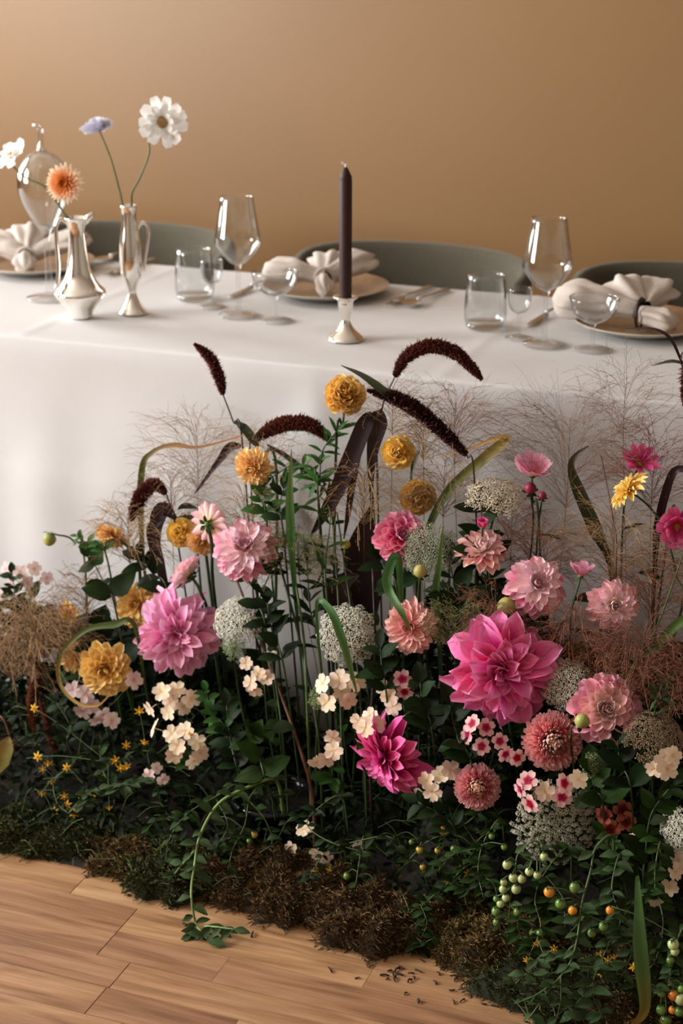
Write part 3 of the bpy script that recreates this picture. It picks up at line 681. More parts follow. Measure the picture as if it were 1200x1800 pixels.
def sm_mesh(shape, mat, name):
    """one of three variants of a shared petal or leaf, a unit long"""
    key = (shape, mat, random.randrange(5))
    if key not in CACHE:
        d = dict(SHAPE[shape]); pr = d.pop('prof'); W = d.pop('W')
        k = U_(.9, 1.1); d['bend'] = d['bend'] * U_(.5, 1.6); d['cup'] = d['cup'] * U_(.8, 1.2)
        mb = MB(); vs, fs, ps = sheet_verts(pr, 1, W * k, **d); o = U_(0, 9)
        mb.add(vs, fs, [(a, b, o) for a, b, c in ps]); CACHE[key] = mb.mesh(name, mat)
    return CACHE[key]
def lay(d, n, o, sx, sy=None):           # a sheet laid along d with its upper side to n
    d = V(d).normalized(); x = d.cross(n); x = x.normalized() if x.length > 1e-4 else perp(d); n = x.cross(d)
    return basis(x, d, n, o, sx, sy or sx, sy or sx)
def stem_curve(head, base, a=None, k=.35):
    """from the ground up into the back of the flower, whose face looks along a"""
    h = (head - base).length
    if a is None: return catmull([base, base.lerp(head, .5) + V((U_(-.012, .012), U_(-.01, .01), 0)), head], 7)
    q = head - V(a) * (h * .16) ; q.z = min(q.z, head.z - .015) if a.z > -.2 else q.z
    return catmull([base, base.lerp(q, .55) + V((U_(-.012, .012), U_(-.01, .01), 0)), q, head], 6)
def leaf_on(t, p, d, size, mat='leaf_green', shape='leaf', parent=None, n=None):
    d = V(d).normalized(); nn = V(n) if n is not None else V((0, 0, 1)) * .8 - CF * .5 + V((U_(-.3, .3), U_(-.3, .3), 0))
    t.inst('leaf', sm_mesh(shape, mat, 'leaf'), lay(d, nn, p, size), parent)
def ground(head, dx=0.0):
    y = max(-.40, min(-.10, head.y + .06)); return V((head.x + dx, y + .02, .015))
def rig(name, label, cat, head, group, a, sr=.0022, base=None, path=None, smat='stem_green', leaves=2, lmat='leaf_green', lsize=(.035, .06), lshape='leaf'):
    """a thing with a stem (through pixel points in path, if given) and a few leaves on it"""
    base = base or ground(head, U_(-.04, .04))
    t = Thing(name, label, cat, base, group)
    if path: pts = catmull([base] + path + [head], 6)
    else: pts = stem_curve(head, base, a)
    mb = MB(); tube(mb, pts, sr * 1.15, sr * .9, 7); so = t.part('stem', mb, smat)
    for i in range(leaves):
        k = int(len(pts) * U_(.3, .75)); s = random.choice((-1, 1))
        leaf_on(t, pts[k], CR * s * U_(.5, 1) - FH * U_(-.2, .6) + V((0, 0, U_(-.2, .6))), U_(*lsize), lmat, lshape)
    return t, pts
def calyx(t, head, a, R, mat='calyx_green'):
    mb = MB(); lathe(mb, [(.0, -.16 * R), (.09 * R, -.13 * R), (.17 * R, -.03 * R), (.12 * R, .06 * R), (0, .08 * R)], head, 12, a)
    o = t.part('calyx', mb, mat)
    A, b, c = axes(a)
    for i in range(6):
        ph = i * math.pi / 3 + .3; e = b * math.cos(ph) + c * math.sin(ph)
        t.inst('sepal', sm_mesh('leaf', 'leaf_green', 'leaf'), lay(e - A * .35, -A, head - A * .06 * R + e * .1 * R, .38 * R), o)
def dahlia(px, py, dia, fc, mats, label, N=64, th1=100, shape='dahlia', dY=0, squash=1.0, leaves=2, path=None, smat='stem_green', gap=0, core_mat=None, group='dahlias in the flower bank', back=.25, name='dahlia', cat='dahlia', jit=6, sr=.0028, inner='dahlia_in', wf=1.0):
    c = pt(px, py, dY); R = dia / 2 * mpp(c); a, b, e_ = axes(face(*fc))
    head = c - a * (R * back)
    t, _ = rig(name, label, cat, head - a * (.12 * R), group, a, sr, path=path, leaves=leaves, smat=smat)
    calyx(t, head - a * .05 * R, a, R)
    mb = MB(); lathe(mb, [(.18 * R, -.04 * R), (.17 * R, .03 * R), (.12 * R, .09 * R), (.05 * R, .12 * R), (0, .125 * R)], head, 12, a)
    core = t.part('flower_head', mb, core_mat or mats[0])
    for i in range(N):
        f = (i + .5) / N
        th = math.radians(13 + (th1 - 13) * f ** .78 + U_(-jit, jit)); ph = i * 2.39996 + U_(-.14, .14)
        e = b * math.cos(ph) + e_ * math.sin(ph)
        d = a * math.cos(th) + e * math.sin(th); n = a * math.sin(th) - e * math.cos(th)
        n = n + d.cross(n) * U_(-1, 1) * (.2 if jit < 8 else .5)
        if jit > 8: d = (d - V((0, 0, .28 * f))).normalized()
        L = R * (.20 + .66 * f ** .5) * (U_(.9, 1.12) if jit < 8 else U_(.74, 1.2))
        if f > .45: L *= 1 + .12 * squash - .12
        o = head + a * (R * (.13 - .15 * f)) + e * (R * .18 * min(1, f * 1.8))
        mk = mats[0] if f < .28 else mats[min(1, len(mats) - 1)] if f < .58 else mats[-1]
        shp = inner if f < .3 else shape
        k = L * (1.25 - .2 * f) * wf
        t.inst('petal', sm_mesh(shp, mk, 'petal'), lay(d, n, o, k, L), core)
    return t
def pompon(px, py, dia, fc, mat, label, N=140, name='marigold', cat='marigold', group='orange marigolds', dY=0, path=None, hgt=.8, leaves=1, lmat='leaf_bright', smat='stem_green', pw=.2):
    c = pt(px, py, dY); R = dia / 2 * mpp(c); a, b, e_ = axes(face(*fc)); head = c - a * R * .35
    t, _ = rig(name, label, cat, head - a * (.45 * R), group, a, .0022, path=path, leaves=leaves, lmat=lmat, lshape='leaf_narrow', smat=smat)
    mb = MB(); lathe(mb, [(.06 * R, -.75 * R), (.12 * R, -.6 * R), (.22 * R, -.32 * R), (.30 * R, -.05 * R), (.2 * R, .0)], head, 12, a); t.part('calyx', mb, 'calyx_green')
    mb = MB()
    for i in range(N):
        f = (i + .5) / N; th = math.radians(4 + 104 * f ** .7 + U_(-7, 7)); ph = i * 2.39996 + U_(-.2, .2)
        e = b * math.cos(ph) + e_ * math.sin(ph); d = a * math.cos(th) * hgt + e * math.sin(th); d.normalize()
        n = a * math.sin(th) - e * math.cos(th) + e.cross(a) * U_(-.4, .4)
        L = R * U_(.5, .62); M = lay(d, n, head + d * (R * .42) * (.8 + .2 * f), L, L)
        vs, fs, ps = sheet_verts([.5, .8, 1, 1.05, .8], 1, pw * 2.0, .5, U_(-.1, .5), 4, 4, wave=.25)
        mb.add([M @ q for q in vs], fs, [(x, y, i * .7) for x, y, z in ps])
    t.part('bloom', mb, mat, kind='stuff')
    return t
def aster(px, py, dia, fc, label, dY=0):
    c = pt(px, py, dY); R = dia / 2 * mpp(c); a, b, e_ = axes(face(*fc)); head = c - a * R * .3
    t, _ = rig('aster', label, 'aster', head - a * .2 * R, 'coral asters', a, .0026, leaves=2)
    calyx(t, head, a, R)
    for nm, mt, f0, f1, N in (('inner_petals', 'petal_coral_inner', 0, .2, 90), ('outer_petals', 'petal_coral', .2, 1, 380)):
        mb = MB()
        for i in range(N):
            f = f0 + (f1 - f0) * (i + .5) / N; th = math.radians(3 + 112 * f ** .62 + U_(-5, 5)); ph = i * 2.39996 + U_(-.15, .15)
            e = b * math.cos(ph) + e_ * math.sin(ph); d = a * math.cos(th) * .8 + e * math.sin(th); d.normalize(); n = a * math.sin(th) - e * math.cos(th)
            L = R * U_(.5, .62) * (.8 + .2 * f); M = lay(d, n, head + d * (R * .36), L, L)
            vs, fs, ps = sheet_verts([.6, .8, .95, 1.1, 1.15, .7], 1, .085, 1.0, .9 if f < .3 else .45, 5, 2)
            mb.add([M @ q for q in vs], fs, [(x, y, i) for x, y, z in ps])
        t.part(nm, mb, mt, kind='stuff')
def daisy(px, py, dia, fc, mat, label, n=8, name='cosmos', cat='cosmos', group='cosmos flowers', th=80, dY=0, path=None, eye='eye_gold', shape='cosmos', smat='stem_green', layers=1, er=.16, leaves=1):
    c = pt(px, py, dY); R = dia / 2 * mpp(c); a, b, e_ = axes(face(*fc)); head = c - a * R * .2 * math.cos(math.radians(th))
    t, _ = rig(name, label, cat, head - a * .1 * R, group, a, .0018, path=path, leaves=leaves, lshape='leaf_narrow', smat=smat)
    mb = MB(); lathe(mb, [(.05 * R, -.22 * R), (.16 * R, -.12 * R), (.18 * R, -.01 * R), (.1 * R, .03 * R)], head, 12, a); t.part('calyx', mb, 'calyx_green')
    mb = MB(); lathe(mb, [(er * R, 0), (er * 1.05 * R, .04 * R), (er * .8 * R, .10 * R), (0, .12 * R)], head, 16, a); eo = t.part('flower_eye', mb, eye)
    for l in range(layers):
        for i in range(n):
            ph = (i + .5 * l) * 2 * math.pi / n + U_(-.12, .12); T = math.radians(th - 22 * l + U_(-9, 9)); e = b * math.cos(ph) + e_ * math.sin(ph)
            d = a * math.cos(T) + e * math.sin(T); nn = a * math.sin(T) - e * math.cos(T) + e.cross(a) * U_(-.25, .25)
            L = R * (.95 - .22 * l) * U_(.9, 1.05); t.inst('petal', sm_mesh(shape, mat, 'petal'), lay(d, nn, head + e * R * .1, L * (8 / n) ** .5 * 1.15, L))
    return t
def bud(px, py, dia, label, mat, a=(0, .9, .4), path=None, dY=0, smat='stem_green', leaves=0):
    c = pt(px, py, dY); R = dia / 2 * mpp(c); a = face(*a)
    t, _ = rig('flower_bud', label, 'flower bud', c - a * R, 'closed flower buds', a, .0016, path=path, leaves=leaves, smat=smat)
    mb = MB(); lathe(mb, [(0, -R), (.6 * R, -.85 * R), (.98 * R, -.3 * R), (R, .1 * R), (.75 * R, .65 * R), (.3 * R, .95 * R), (0, R)], c, 14, a); bo = t.part('bud_body', mb, mat)
    A, b, e_ = axes(a)
    for i in range(5):
        ph = i * 1.2566; e = b * math.cos(ph) + e_ * math.sin(ph); t.inst('sepal', sm_mesh('leaf', 'leaf_green', 'leaf'), lay(e * .8 - A * .1, -A, c - A * R * .9 + e * .3 * R, 1.1 * R), bo)
# umbels of tiny white florets
def floret_cluster(mat):
    key = ('umb', mat, random.randrange(3))
    if key not in CACHE:
        mb = MB()
        for i in range(24):
            f = (i + .5) / 24; r = 1.3 * math.sqrt(f); ph = i * 2.39996 + U_(-.4, .4); c = V((r * math.cos(ph) + U_(-.1, .1), r * math.sin(ph) + U_(-.1, .1), .5 * (1 - f) + U_(-.08, .08)))
            s = U_(.16, .27); a = U_(0, 2)
            k = [c + V((s * math.cos(a + j * 1.5708), s * math.sin(a + j * 1.5708), U_(-.02, .08))) for j in range(4)]
            mb.add(k + [c + V((0, 0, .16)), c - V((0, 0, .16))], [(0, 1, 4), (1, 2, 4), (2, 3, 4), (3, 0, 4), (1, 0, 5), (2, 1, 5), (3, 2, 5), (0, 3, 5)])
        CACHE[key] = mb.mesh('floret_cluster', mat, False)
    return CACHE[key]
def umbel(px, py, dia, fc, mat, label, N=55, dome=.5, dY=0, path=None, leaves=1, smat='stem_green', cs=1.0):
    c = pt(px, py, dY); R = dia / 2 * mpp(c); a, b, e_ = axes(face(*fc)); hub = c - a * (R * .85)
    t, _ = rig('lace_flower', label, 'lace flower', hub, 'lace flower umbels', a, .002, path=path, leaves=leaves, lshape='leaf_narrow', smat=smat)
    mb = MB(); pos = []
    for i in range(N):
        f = (i + .5) / N; r = R * math.sqrt(f) * U_(.93, 1.05); ph = i * 2.39996 + U_(-.1, .1)
        e = b * math.cos(ph) + e_ * math.sin(ph); P = c + e * r + a * (dome * R * (.35 - f * f) + U_(-.04, .04) * R)
        pos.append((P, (a * 1.0 + e * 1.1 * f * dome * 1.6).normalized())); tube(mb, [hub, hub.lerp(P, .5) + e * .05 * R, P], .0007, .0005, 4, cap=False)
    t.part('rays', mb, 'stem_pale', kind='stuff')
    s = R / math.sqrt(N) * 1.02 * cs
    for P, n in pos:
        x = perp(n); t.inst('floret_cluster', floret_cluster(mat), basis(x, n.cross(x), n, P, s * U_(.85, 1.15), s * U_(.85, 1.15), s))
def phlox_mesh(mat):
    key = ('phl', mat, random.randrange(3))
    if key not in CACHE:
        mb = MB()
        for i in range(5):
            vs, fs, ps = sheet_verts([.16, .5, .9, 1.05, .95, .55], 1, .40, .12, U_(-.25, .15), 5, 4, notch=.06, wave=.05)
            A = Matrix.Rotation(i * 1.2566 + U_(-.1, .1), 4, 'Z') @ Matrix.Rotation(U_(-.05, .2), 4, 'X') @ Matrix.Translation((0, .03, U_(0, .03)))
            mb.add([A @ q for q in vs], fs, ps)
        vs = MB(); lathe(mb, [(.05, 0), (.06, -.3), (.045, -.9)], (0, 0, 0), 6)
        CACHE[key] = mb.mesh('floret', mat)
    return CACHE[key]
def phlox(label, florets, mat='petal_phlox', size=33, fc=(0, .35), dY=0, leaves=5, lmat='leaf_green', spread=1.3, group='phlox sprays'):
    P = [pt(f[0], f[1], dY + U_(-.012, .012)) for f in florets]
    ctr = sum(P, V()) / len(P); hub = ctr + V((0, .025, -.03)); base = ground(ctr, U_(-.03, .03)); base.z = .015
    t = Thing('phlox', label, 'phlox', base, group)
    mb = MB(); pts = catmull([base, base.lerp(hub, .6) + V((U_(-.02, .02), 0, 0)), hub], 6); tube(mb, pts, .0018, .0014, 6)
    t.part('stem', mb, 'stem_green')
    mb = MB()
    for f, p in zip(florets, P):
        out = (p - ctr) * 14; a = (face(*fc) + out * spread + V((U_(-.5, .5), U_(-.2, .2), U_(-.4, .4)))).normalized()
        R = (f[3] if len(f) > 3 else size) / 2 * mpp(p) * U_(.92, 1.08)
        m_ = f[2] if len(f) > 2 and f[2] else mat
        x = perp(a); rot = U_(0, 6.28); y = a.cross(x); x, y = x * math.cos(rot) + y * math.sin(rot), y * math.cos(rot) - x * math.sin(rot)
        t.inst('floret', phlox_mesh(m_), basis(x, y, a, p, R, R, R)); tube(mb, catmull([hub, hub.lerp(p, .5) - V((0, 0, .004)), p - a * R * .9], 3), .0007, .0007, 4, cap=False)
    t.part('flower_stalks', mb, 'stem_pale', kind='stuff')
    for i in range(leaves):
        q = pts[int(len(pts) * U_(.6, 1)) - 1]; ang = U_(0, 6.28)
        leaf_on(t, q, CR * math.cos(ang) - FH * (.4 + .4 * math.sin(ang)) + V((0, 0, U_(-.1, .7))), U_(.022, .042), lmat, 'leaf')
# grass with hair-fine seed heads
def panicum(px, py, rad, label, mat='straw', dY=0, n=26, sub=5, seeds=3, fall=.5, up=.6, base=None, sr=.00036, sd=.0011, lean=0.0):
    c = pt(px, py, dY); R = rad * mpp(c); base = base or ground(c, U_(-.05, .05))
    t = Thing('panicum_grass', label, 'grass', base, 'feathery grass seed heads')
    foot = c - V((lean * R, 0, R * .75)); tip = c + V((lean * R, 0, R * .25))
    pts = catmull([base, base.lerp(foot, .55), foot, tip], 6); mb = MB(); tube(mb, pts, .0008, .0004, 5); t.part('stem', mb, 'stem_straw' if 'green' not in mat else 'stem_pale')
    mb = MB()
    def seed(p, s):
        d = V((U_(-1, 1), U_(-1, 1), U_(-1, 1))).normalized(); x = perp(d) * s * .45; y = d.cross(x)
        k = len(mb.v); mb.add([p + d * s, p - d * s, p + x, p + y, p - x, p - y], [(0, 2, 3), (0, 3, 4), (0, 4, 5), (0, 5, 2), (1, 3, 2), (1, 4, 3), (1, 5, 4), (1, 2, 5)], [(U_(0, 9), 1, 0)] * 6)
    n = int(n * 2.1); sr *= 1.15
    for i in range(n):
        f = (i + .5) / n; s0 = pts[-13 + int(12 * f)] if len(pts) > 13 else tip
        s0 = foot.lerp(tip, f ** 1.5 * .95); ph = i * 2.39996 + U_(-.4, .4)
        out = V((math.cos(ph), math.sin(ph) * .55, 0)); L = R * U_(.75, 1.25) * (1.15 - .45 * f)
        d0 = (out + V((0, 0, up + U_(-.2, .5)))).normalized()
        e = s0 + d0 * L - V((0, 0, fall * L * U_(.3, 1))); mid = s0 + d0 * L * .55 + V((U_(-1, 1), U_(-1, 1), U_(-1, 1))) * L * .12
        br = catmull([s0, mid, e], 4); tube(mb, br, sr * 1.1, sr * .8, 3, cap=False)
        for j in range(sub):
            q = br[2 + int((len(br) - 3) * (j + RND()) / sub)]; dd = ((e - s0).normalized() + V((U_(-1, 1), U_(-1, 1), U_(-.9, .7))) * .8).normalized(); l2 = L * U_(.18, .42)
            e2 = q + dd * l2 - V((0, 0, l2 * .15)); tube(mb, [q, q + dd * l2 * .55, e2], sr * .8, sr * .6, 3, cap=False)
            for k in range(seeds): seed(q.lerp(e2, U_(.3, 1)) + V((U_(-1, 1), U_(-1, 1), U_(-1, 1))) * l2 * .18, sd * U_(.7, 1.2))
    t.part('seed_head', mb, mat, kind='stuff')
    return t
def spike(label, pts, wid, mat='millet_grain', stem=None, leaves=(), dens=1.0, lab_leaf=None):
    """a bristly millet head along pts (pixel, pixel, Y), its stem and strap leaves"""
    P = catmull([at(*q) for q in pts], 10); R = wid / 2 * mpp(P[0])
    S = [at(*q) for q in (stem or [])]; g = ground(S[-1] if S else P[0], .01)
    t = Thing('foxtail_millet', label, 'millet', g, 'burgundy millet heads')
    mb = MB(); tube(mb, catmull([g] + S[::-1] + [P[0]], 6) + P[1:4], .0017, .0011, 6); t.part('stem', mb, 'stem_purple')
    mb = MB(); N = len(P); pr = [.45, .8, .95, 1, 1, .95, .85, .62, .25]; tube(mb, P, R * .5, n=8, rs=[R * .55 * interp(pr, i / (N - 1)) for i in range(N)], tr=(0, .2))
    fr = frames(P); Ltot = sum((P[i + 1] - P[i]).length for i in range(N - 1))
    for i in range(int(Ltot / R * 210 * dens)):
        u = RND(); k = u * (N - 1); j = min(int(k), N - 2); c = P[j].lerp(P[j + 1], k - j); T, x, y = fr[j]; r = R * interp(pr, u)
        a = U_(0, 6.28); o = x * math.cos(a) + y * math.sin(a); d = (o + T * U_(.1, .9)).normalized(); l = r * U_(.4, .75); q = c + o * r * .45
        if RND() < .25: l *= 1.6; w = l * .05
        else: w = l * .34
        s = d.cross(T); s = s.normalized() if s.length > 1e-4 else perp(d); n2 = s.cross(d)
        mb.add([q - s * w * .4, q + d * l * .5 - s * w, q + d * l, q + d * l * .5 + s * w, q + s * w * .4, q + d * l * .45 + n2 * w], [(0, 1, 5), (1, 2, 5), (2, 3, 5), (3, 4, 5), (4, 0, 5)], [(a, .1, u), (a, .6, u), (a, 1, u), (a, .6, u), (a, .1, u), (a, .8, u)])
    t.part('seed_spike', mb, mat, kind='stuff')
    for lp, lw, lm, *hint in leaves:
        mb = MB(); blade(mb, [at(*q) for q in lp], [w * mpp(P[0]) for w in lw], up=hint[0] if hint else None); t.part('leaf', mb, lm)
    return t
def strap(label, pts, widths, mat, up=None, fold=.3):
    P = [at(*q) for q in pts]; g = V(P[0]); s = mpp(P[-1])
    if g.z > .06:
        b = ground(g, .0); P = [b, b.lerp(g, .6)] + P; k = [3, 4]; widths = k + list(widths)
    t = Thing('grass_blade', label, 'leaf blade', P[0], 'long strap leaves')
    mb = MB(); blade(mb, P, [w * s for w in widths], up=up, fold=fold); t.part('leaf', mb, mat)
def star_mesh():
    key = ('star', random.randrange(2))
    if key not in CACHE:
        mb = MB()
        for i in range(6):
            vs, fs, ps = sheet_verts([.35, .55, .4, .05], 1, .36, .2, U_(-.7, -.3), 3, 2); A = Matrix.Rotation(i * 1.0472, 4, 'Z') @ Matrix.Rotation(.2, 4, 'X'); mb.add([A @ q for q in vs], fs, ps)
        lathe(mb, [(.16, 0), (.13, .35), (.05, .6)], (0, 0, 0), 6); CACHE[key] = mb.mesh('star_flower', 'star_yellow')
    return CACHE[key]
def tomato_mesh(mat):
    key = ('tom', mat)
    if key not in CACHE:
        mb = MB(); lathe(mb, [(0, -1.05), (.35, -.98), (.68, -.74), (.92, -.35), (.98, 0), (.92, .36), (.7, .7), (.36, .9), (.1, .92), (0, .88)], (0, 0, 0), 14); CACHE[key] = mb.mesh('tomato', mat)
    return CACHE[key]
def calyx_mesh():
    if 'tcal' not in CACHE:
        mb = MB()
        for i in range(5):
            vs, fs, ps = sheet_verts([.5, .7, .5, .05], .85, .2, .2, -.6, 3, 2); A = Matrix.Translation((0, 0, .93)) @ Matrix.Rotation(i * 1.2566, 4, 'Z') @ Matrix.Rotation(.3, 4, 'X'); mb.add([A @ q for q in vs], fs, ps)
        CACHE['tcal'] = mb.mesh('tomato_calyx', 'leaf_grey')
    return CACHE['tcal']
def vine(label, path, leaves=8, lsize=(.02, .04), lmat='leaf_grey', toms=(), stars=(), smat='stem_pale', sr=.0014, dY=0, branches=(), lshape='leaflet', group='tomato vines', name='tomato_vine', cat='tomato vine'):
    P = [at(q[0], q[1], q[2]) if len(q) > 2 else pt(q[0], q[1], dY) for q in path]
    for q in P: q.z = max(q.z, .006)
    t = Thing(name, label, cat, V((P[0].x, P[0].y, 0)), group)
    pts = catmull([V((P[0].x, P[0].y + .03, max(.01, P[0].z - .08)))] + P, 7); mb = MB(); tube(mb, pts, sr, sr * .55, 7); t.part('stem', mb, smat)
    allp = pts[4:]
    for br in branches:
        B = [at(q[0], q[1], q[2]) if len(q) > 2 else pt(q[0], q[1], dY) for q in br]
        for q in B: q.z = max(q.z, .006)
        b = catmull(B, 6); mb = MB(); tube(mb, b, sr * .65, sr * .35, 6); t.part('side_shoot', mb, smat); allp = allp + b
    leaves = int(leaves * 1.9)
    for i in range(leaves):
        q = allp[int(len(allp) * (i + RND()) / leaves)]; s = (-1) ** i
        leaf_on(t, q, CR * s * U_(.4, 1) - FH * U_(-.1, .7) + V((0, 0, U_(-.4, .5))), U_(*lsize) * .82, lmat, lshape)
    def near(p): return min(allp, key=lambda q: (q - p).length)
    if toms or stars:
        mb = MB()
        for x, y, dd, m_ in toms:
            p = pt(x, y, dY - .015); r = dd / 2 * mpp(p); p.z = max(p.z, r * 1.06); ax = V((U_(-.3, .3), U_(-.3, .3), 1)).normalized(); bx = perp(ax)
            o = t.inst('tomato', tomato_mesh(m_), basis(bx, ax.cross(bx), ax, p, r, r, r)); c = bpy.data.objects.new('calyx', calyx_mesh()); COL.objects.link(c); c.parent = o
            q = p + ax * r; k = near(q); tube(mb, catmull([k, k.lerp(q, .5) + V((0, 0, .006)), q], 4), .0009, .0009, 5)
        for x, y in stars:
            p = pt(x, y, dY - .012); p.z = max(p.z, .012); a = (face(U_(-.6, .6), U_(-.8, .4))).normalized(); bx = perp(a); r = U_(8, 11) * mpp(p)
            t.inst('star_flower', star_mesh(), basis(bx, a.cross(bx), a, p, r, r, r)); k = near(p); tube(mb, catmull([k, k.lerp(p, .6) + V((0, 0, .005)), p - a * r * .1], 4), .0007, .0006, 4)
        t.part('stalks', mb, smat, kind='stuff')
    return t
def sprig(label, path, n=10, size=(.025, .045), mat='leaf_green', shape='leaf', dY=0, smat='stem_green', tuft=True):
    P = [pt(q[0], q[1], dY) for q in path]; g = ground(P[0], 0); g.z = min(.02, g.z)
    t = Thing('leafy_sprig', label, 'foliage', g, 'leafy sprigs among the flowers')
    pts = catmull([g] + P, 7); mb = MB(); tube(mb, pts, .0019, .001, 6); t.part('stem', mb, smat)
    up = pts[7:]
    for i in range(n):
        u = (i // 2 + .5) / (n / 2); k = min(len(up) - 1, int(u * len(up))); q = up[k]; T = (up[min(k + 1, len(up) - 1)] - up[max(0, k - 1)]).normalized()
        sd = T.cross(-CF).normalized() * (1 if i % 2 else -1); sd = sd * math.cos(i * .6) + T.cross(sd) * math.sin(i * .6) * .6 - CF * .3
        leaf_on(t, q, sd + T * U_(.3, .8), U_(*size) * (1 - .35 * u), mat, shape)
    if tuft: leaf_on(t, pts[-1], pts[-1] - pts[-4], size[0], mat, shape)

# ------------------------------------------------------------------ flowers in the vases on the table
def vase_flower(name, label, cat, base, pix, Y, fc, dia, kind, mat, eye):
    path = [at(x, y, Y) for x, y in pix]; head = path[-1]; R = dia / 2 * mpp(head); a, b, e_ = axes(face(*fc))
    t = Thing(name, label, cat, base, 'single flowers in the silver vases')
    mb = MB(); tube(mb, catmull([base] + path[:-1] + [head - a * .1 * R], 7), .0019, .0014, 7); t.part('stem', mb, 'stem_pale')
    mb = MB(); lathe(mb, [(.05 * R, -.25 * R), (.2 * R, -.1 * R), (.22 * R, 0), (.1 * R, .03 * R)], head, 12, a); t.part('calyx', mb, 'calyx_green')
    mb = MB(); er = .24 if kind != 'pin' else .5
    lathe(mb, [(er * R, 0), (er * 1.05 * R, .06 * R), (er * .75 * R, .16 * R), (0, .18 * R)], head, 16, a); t.part('flower_eye', mb, eye)
    if kind == 'scabious':
        for l in range(3):
            n = (11, 9, 8)[l]
            for i in range(n):
                ph = (i + .5 * l) * 2 * math.pi / n + U_(-.15, .15); T = math.radians((86, 70, 52)[l] + U_(-8, 8)); e = b * math.cos(ph) + e_ * math.sin(ph)
                d = a * math.cos(T) + e * math.sin(T); nn = a * math.sin(T) - e * math.cos(T) + e.cross(a) * U_(-.3, .3); L = R * (1, .72, .5)[l] * U_(.9, 1.05)
                t.inst('petal', sm_mesh('ruffle', mat, 'petal'), lay(d, nn, head + e * R * .1, L * .95, L))
    elif kind == 'pin':
        mb = MB()
        for i in range(120):
            f = (i + .5) / 120; th = math.radians(10 + 88 * f ** .6); ph = i * 2.39996; e = b * math.cos(ph) + e_ * math.sin(ph); d = a * math.cos(th) * .55 + e * math.sin(th)
            M = lay(d.normalized(), a, head + e * R * .5 * f, R * U_(.5, .65)); vs, fs, ps = sheet_verts([.3, .7, 1, .8], 1, .22, .3, .2, 3, 2, wave=.3); mb.add([M @ q for q in vs], fs, ps)
        t.part('bloom', mb, mat, kind='stuff')
    else:
        mb = MB()
        for i in range(130):
            f = (i + .5) / 130; th = math.radians(8 + 98 * f ** .75 + U_(-6, 6)); ph = i * 2.39996; e = b * math.cos(ph) + e_ * math.sin(ph); d = a * math.cos(th) + e * math.sin(th)
            M = lay(d, a * math.sin(th) - e * math.cos(th), head + e * R * .15, R * (.45 + .5 * f)); vs, fs, ps = sheet_verts([.4, .8, 1, .8, .15], 1, .13, .7, .2, 4, 2); mb.add([M @ q for q in vs], fs, [(x, min(1, y * .35 + f * .7), z) for x, y, z in ps])
        t.part('bloom', mb, mat, kind='stuff')
vase_flower('scabious', 'white scabious bloom with a tan eye, tallest in the slender silver vase', 'scabious', VB + V((.003, 0, .17)), [(232, 362), (232, 340), (246, 312), (262, 270), (262, 238), (285, 215)], VB.y, (.15, .12), 82, 'scabious', 'petal_white', 'flower_eye')
vase_flower('scabious', 'flat lavender scabious seen from the side beside the tall white one', 'scabious', VB + V((-.003, 0, .17)), [(216, 362), (210, 335), (195, 280), (178, 238), (171, 224)], VB.y + .005, (-.2, 1.2, .35), 58, 'pin', 'petal_lavender', 'petal_lavender')
vase_flower('scabious', 'white scabious leaning out of the pear-shaped silver vase', 'scabious', VA + V((-.004, 0, .162)), [(118, 386), (104, 362), (78, 328), (45, 312), (22, 290), (20, 274)], VA.y, (-.5, .75, .5), 62, 'scabious', 'petal_white', 'flower_eye')
vase_flower('strawflower', 'tea-coloured bloom with an orange centre and white outer petals in the pear-shaped vase', 'flower', VA + V((.004, 0, .162)), [(122, 386), (108, 368), (104, 352), (113, 322)], VA.y - .01, (-.25, .15), 68, 'aster', 'petal_tea', 'eye_gold')

# ------------------------------------------------------------------ dahlias
big = dict(shape='long', inner='long', th1=112, jit=11)
dahlia(308, 1118, 172, (-.05, .18), ['petal_big_pink'], 'large mid-pink dahlia with long loose petals above the cream phlox', N=130, **big)
dahlia(886, 1180, 226, (.0, .22), ['petal_hot_ruffle'], 'largest hot pink dahlia with broad ruffled petals', N=108, shape='broad', inner='broad', th1=112, jit=17, dY=-.02)
dahlia(664, 1338, 172, (-.75, -.25, .55), ['petal_magenta'], 'deep magenta dahlia turned sideways, low in the middle of the bank', N=130, shape='long', inner='long', th1=112, jit=10)
dahlia(428, 958, 124, (-.12, .85), ['petal_pale_pink', 'petal_pale_pink', 'petal_rose'], 'two-tone dahlia, pale pink above and rose below, under the apricot ball', N=114, dY=-.03, th1=122)
dahlia(708, 940, 100, (.12, .85), ['petal_rose', 'petal_cerise', 'petal_cerise'], 'cerise dahlia with pale petal tips below the orange marigolds', N=99, shape='round', dY=.0, th1=120)
dahlia(946, 1025, 116, (.12, .75), ['petal_pale_pink', 'petal_pale_pink', 'petal_rose'], 'pale pink dahlia with rose underside above the largest hot pink one', N=96, th1=118)
dahlia(1080, 1064, 96, (.05, .3), ['petal_cream_pink', 'petal_pale_pink', 'petal_peach'], 'pale cream-pink dahlia among the tan grasses', N=86)
dahlia(718, 1103, 100, (-.35, .3), ['petal_salmon', 'petal_salmon', 'petal_salmon'], 'salmon pink dahlia partly crossed by a green strap leaf', N=96)
dahlia(1066, 1246, 126, (-.02, .55), ['petal_cream_pink', 'petal_peach', 'petal_rose'], 'cream-centred dahlia with rose outer petals beside the coral aster', N=96, shape='round', dY=.0, th1=118)
dahlia(848, 960, 96, (.05, 1.0, .5), ['petal_cream_pink', 'petal_peach', 'petal_salmon'], 'peach-pink dahlia seen from the side beneath a crimson bud', N=77, th1=95)
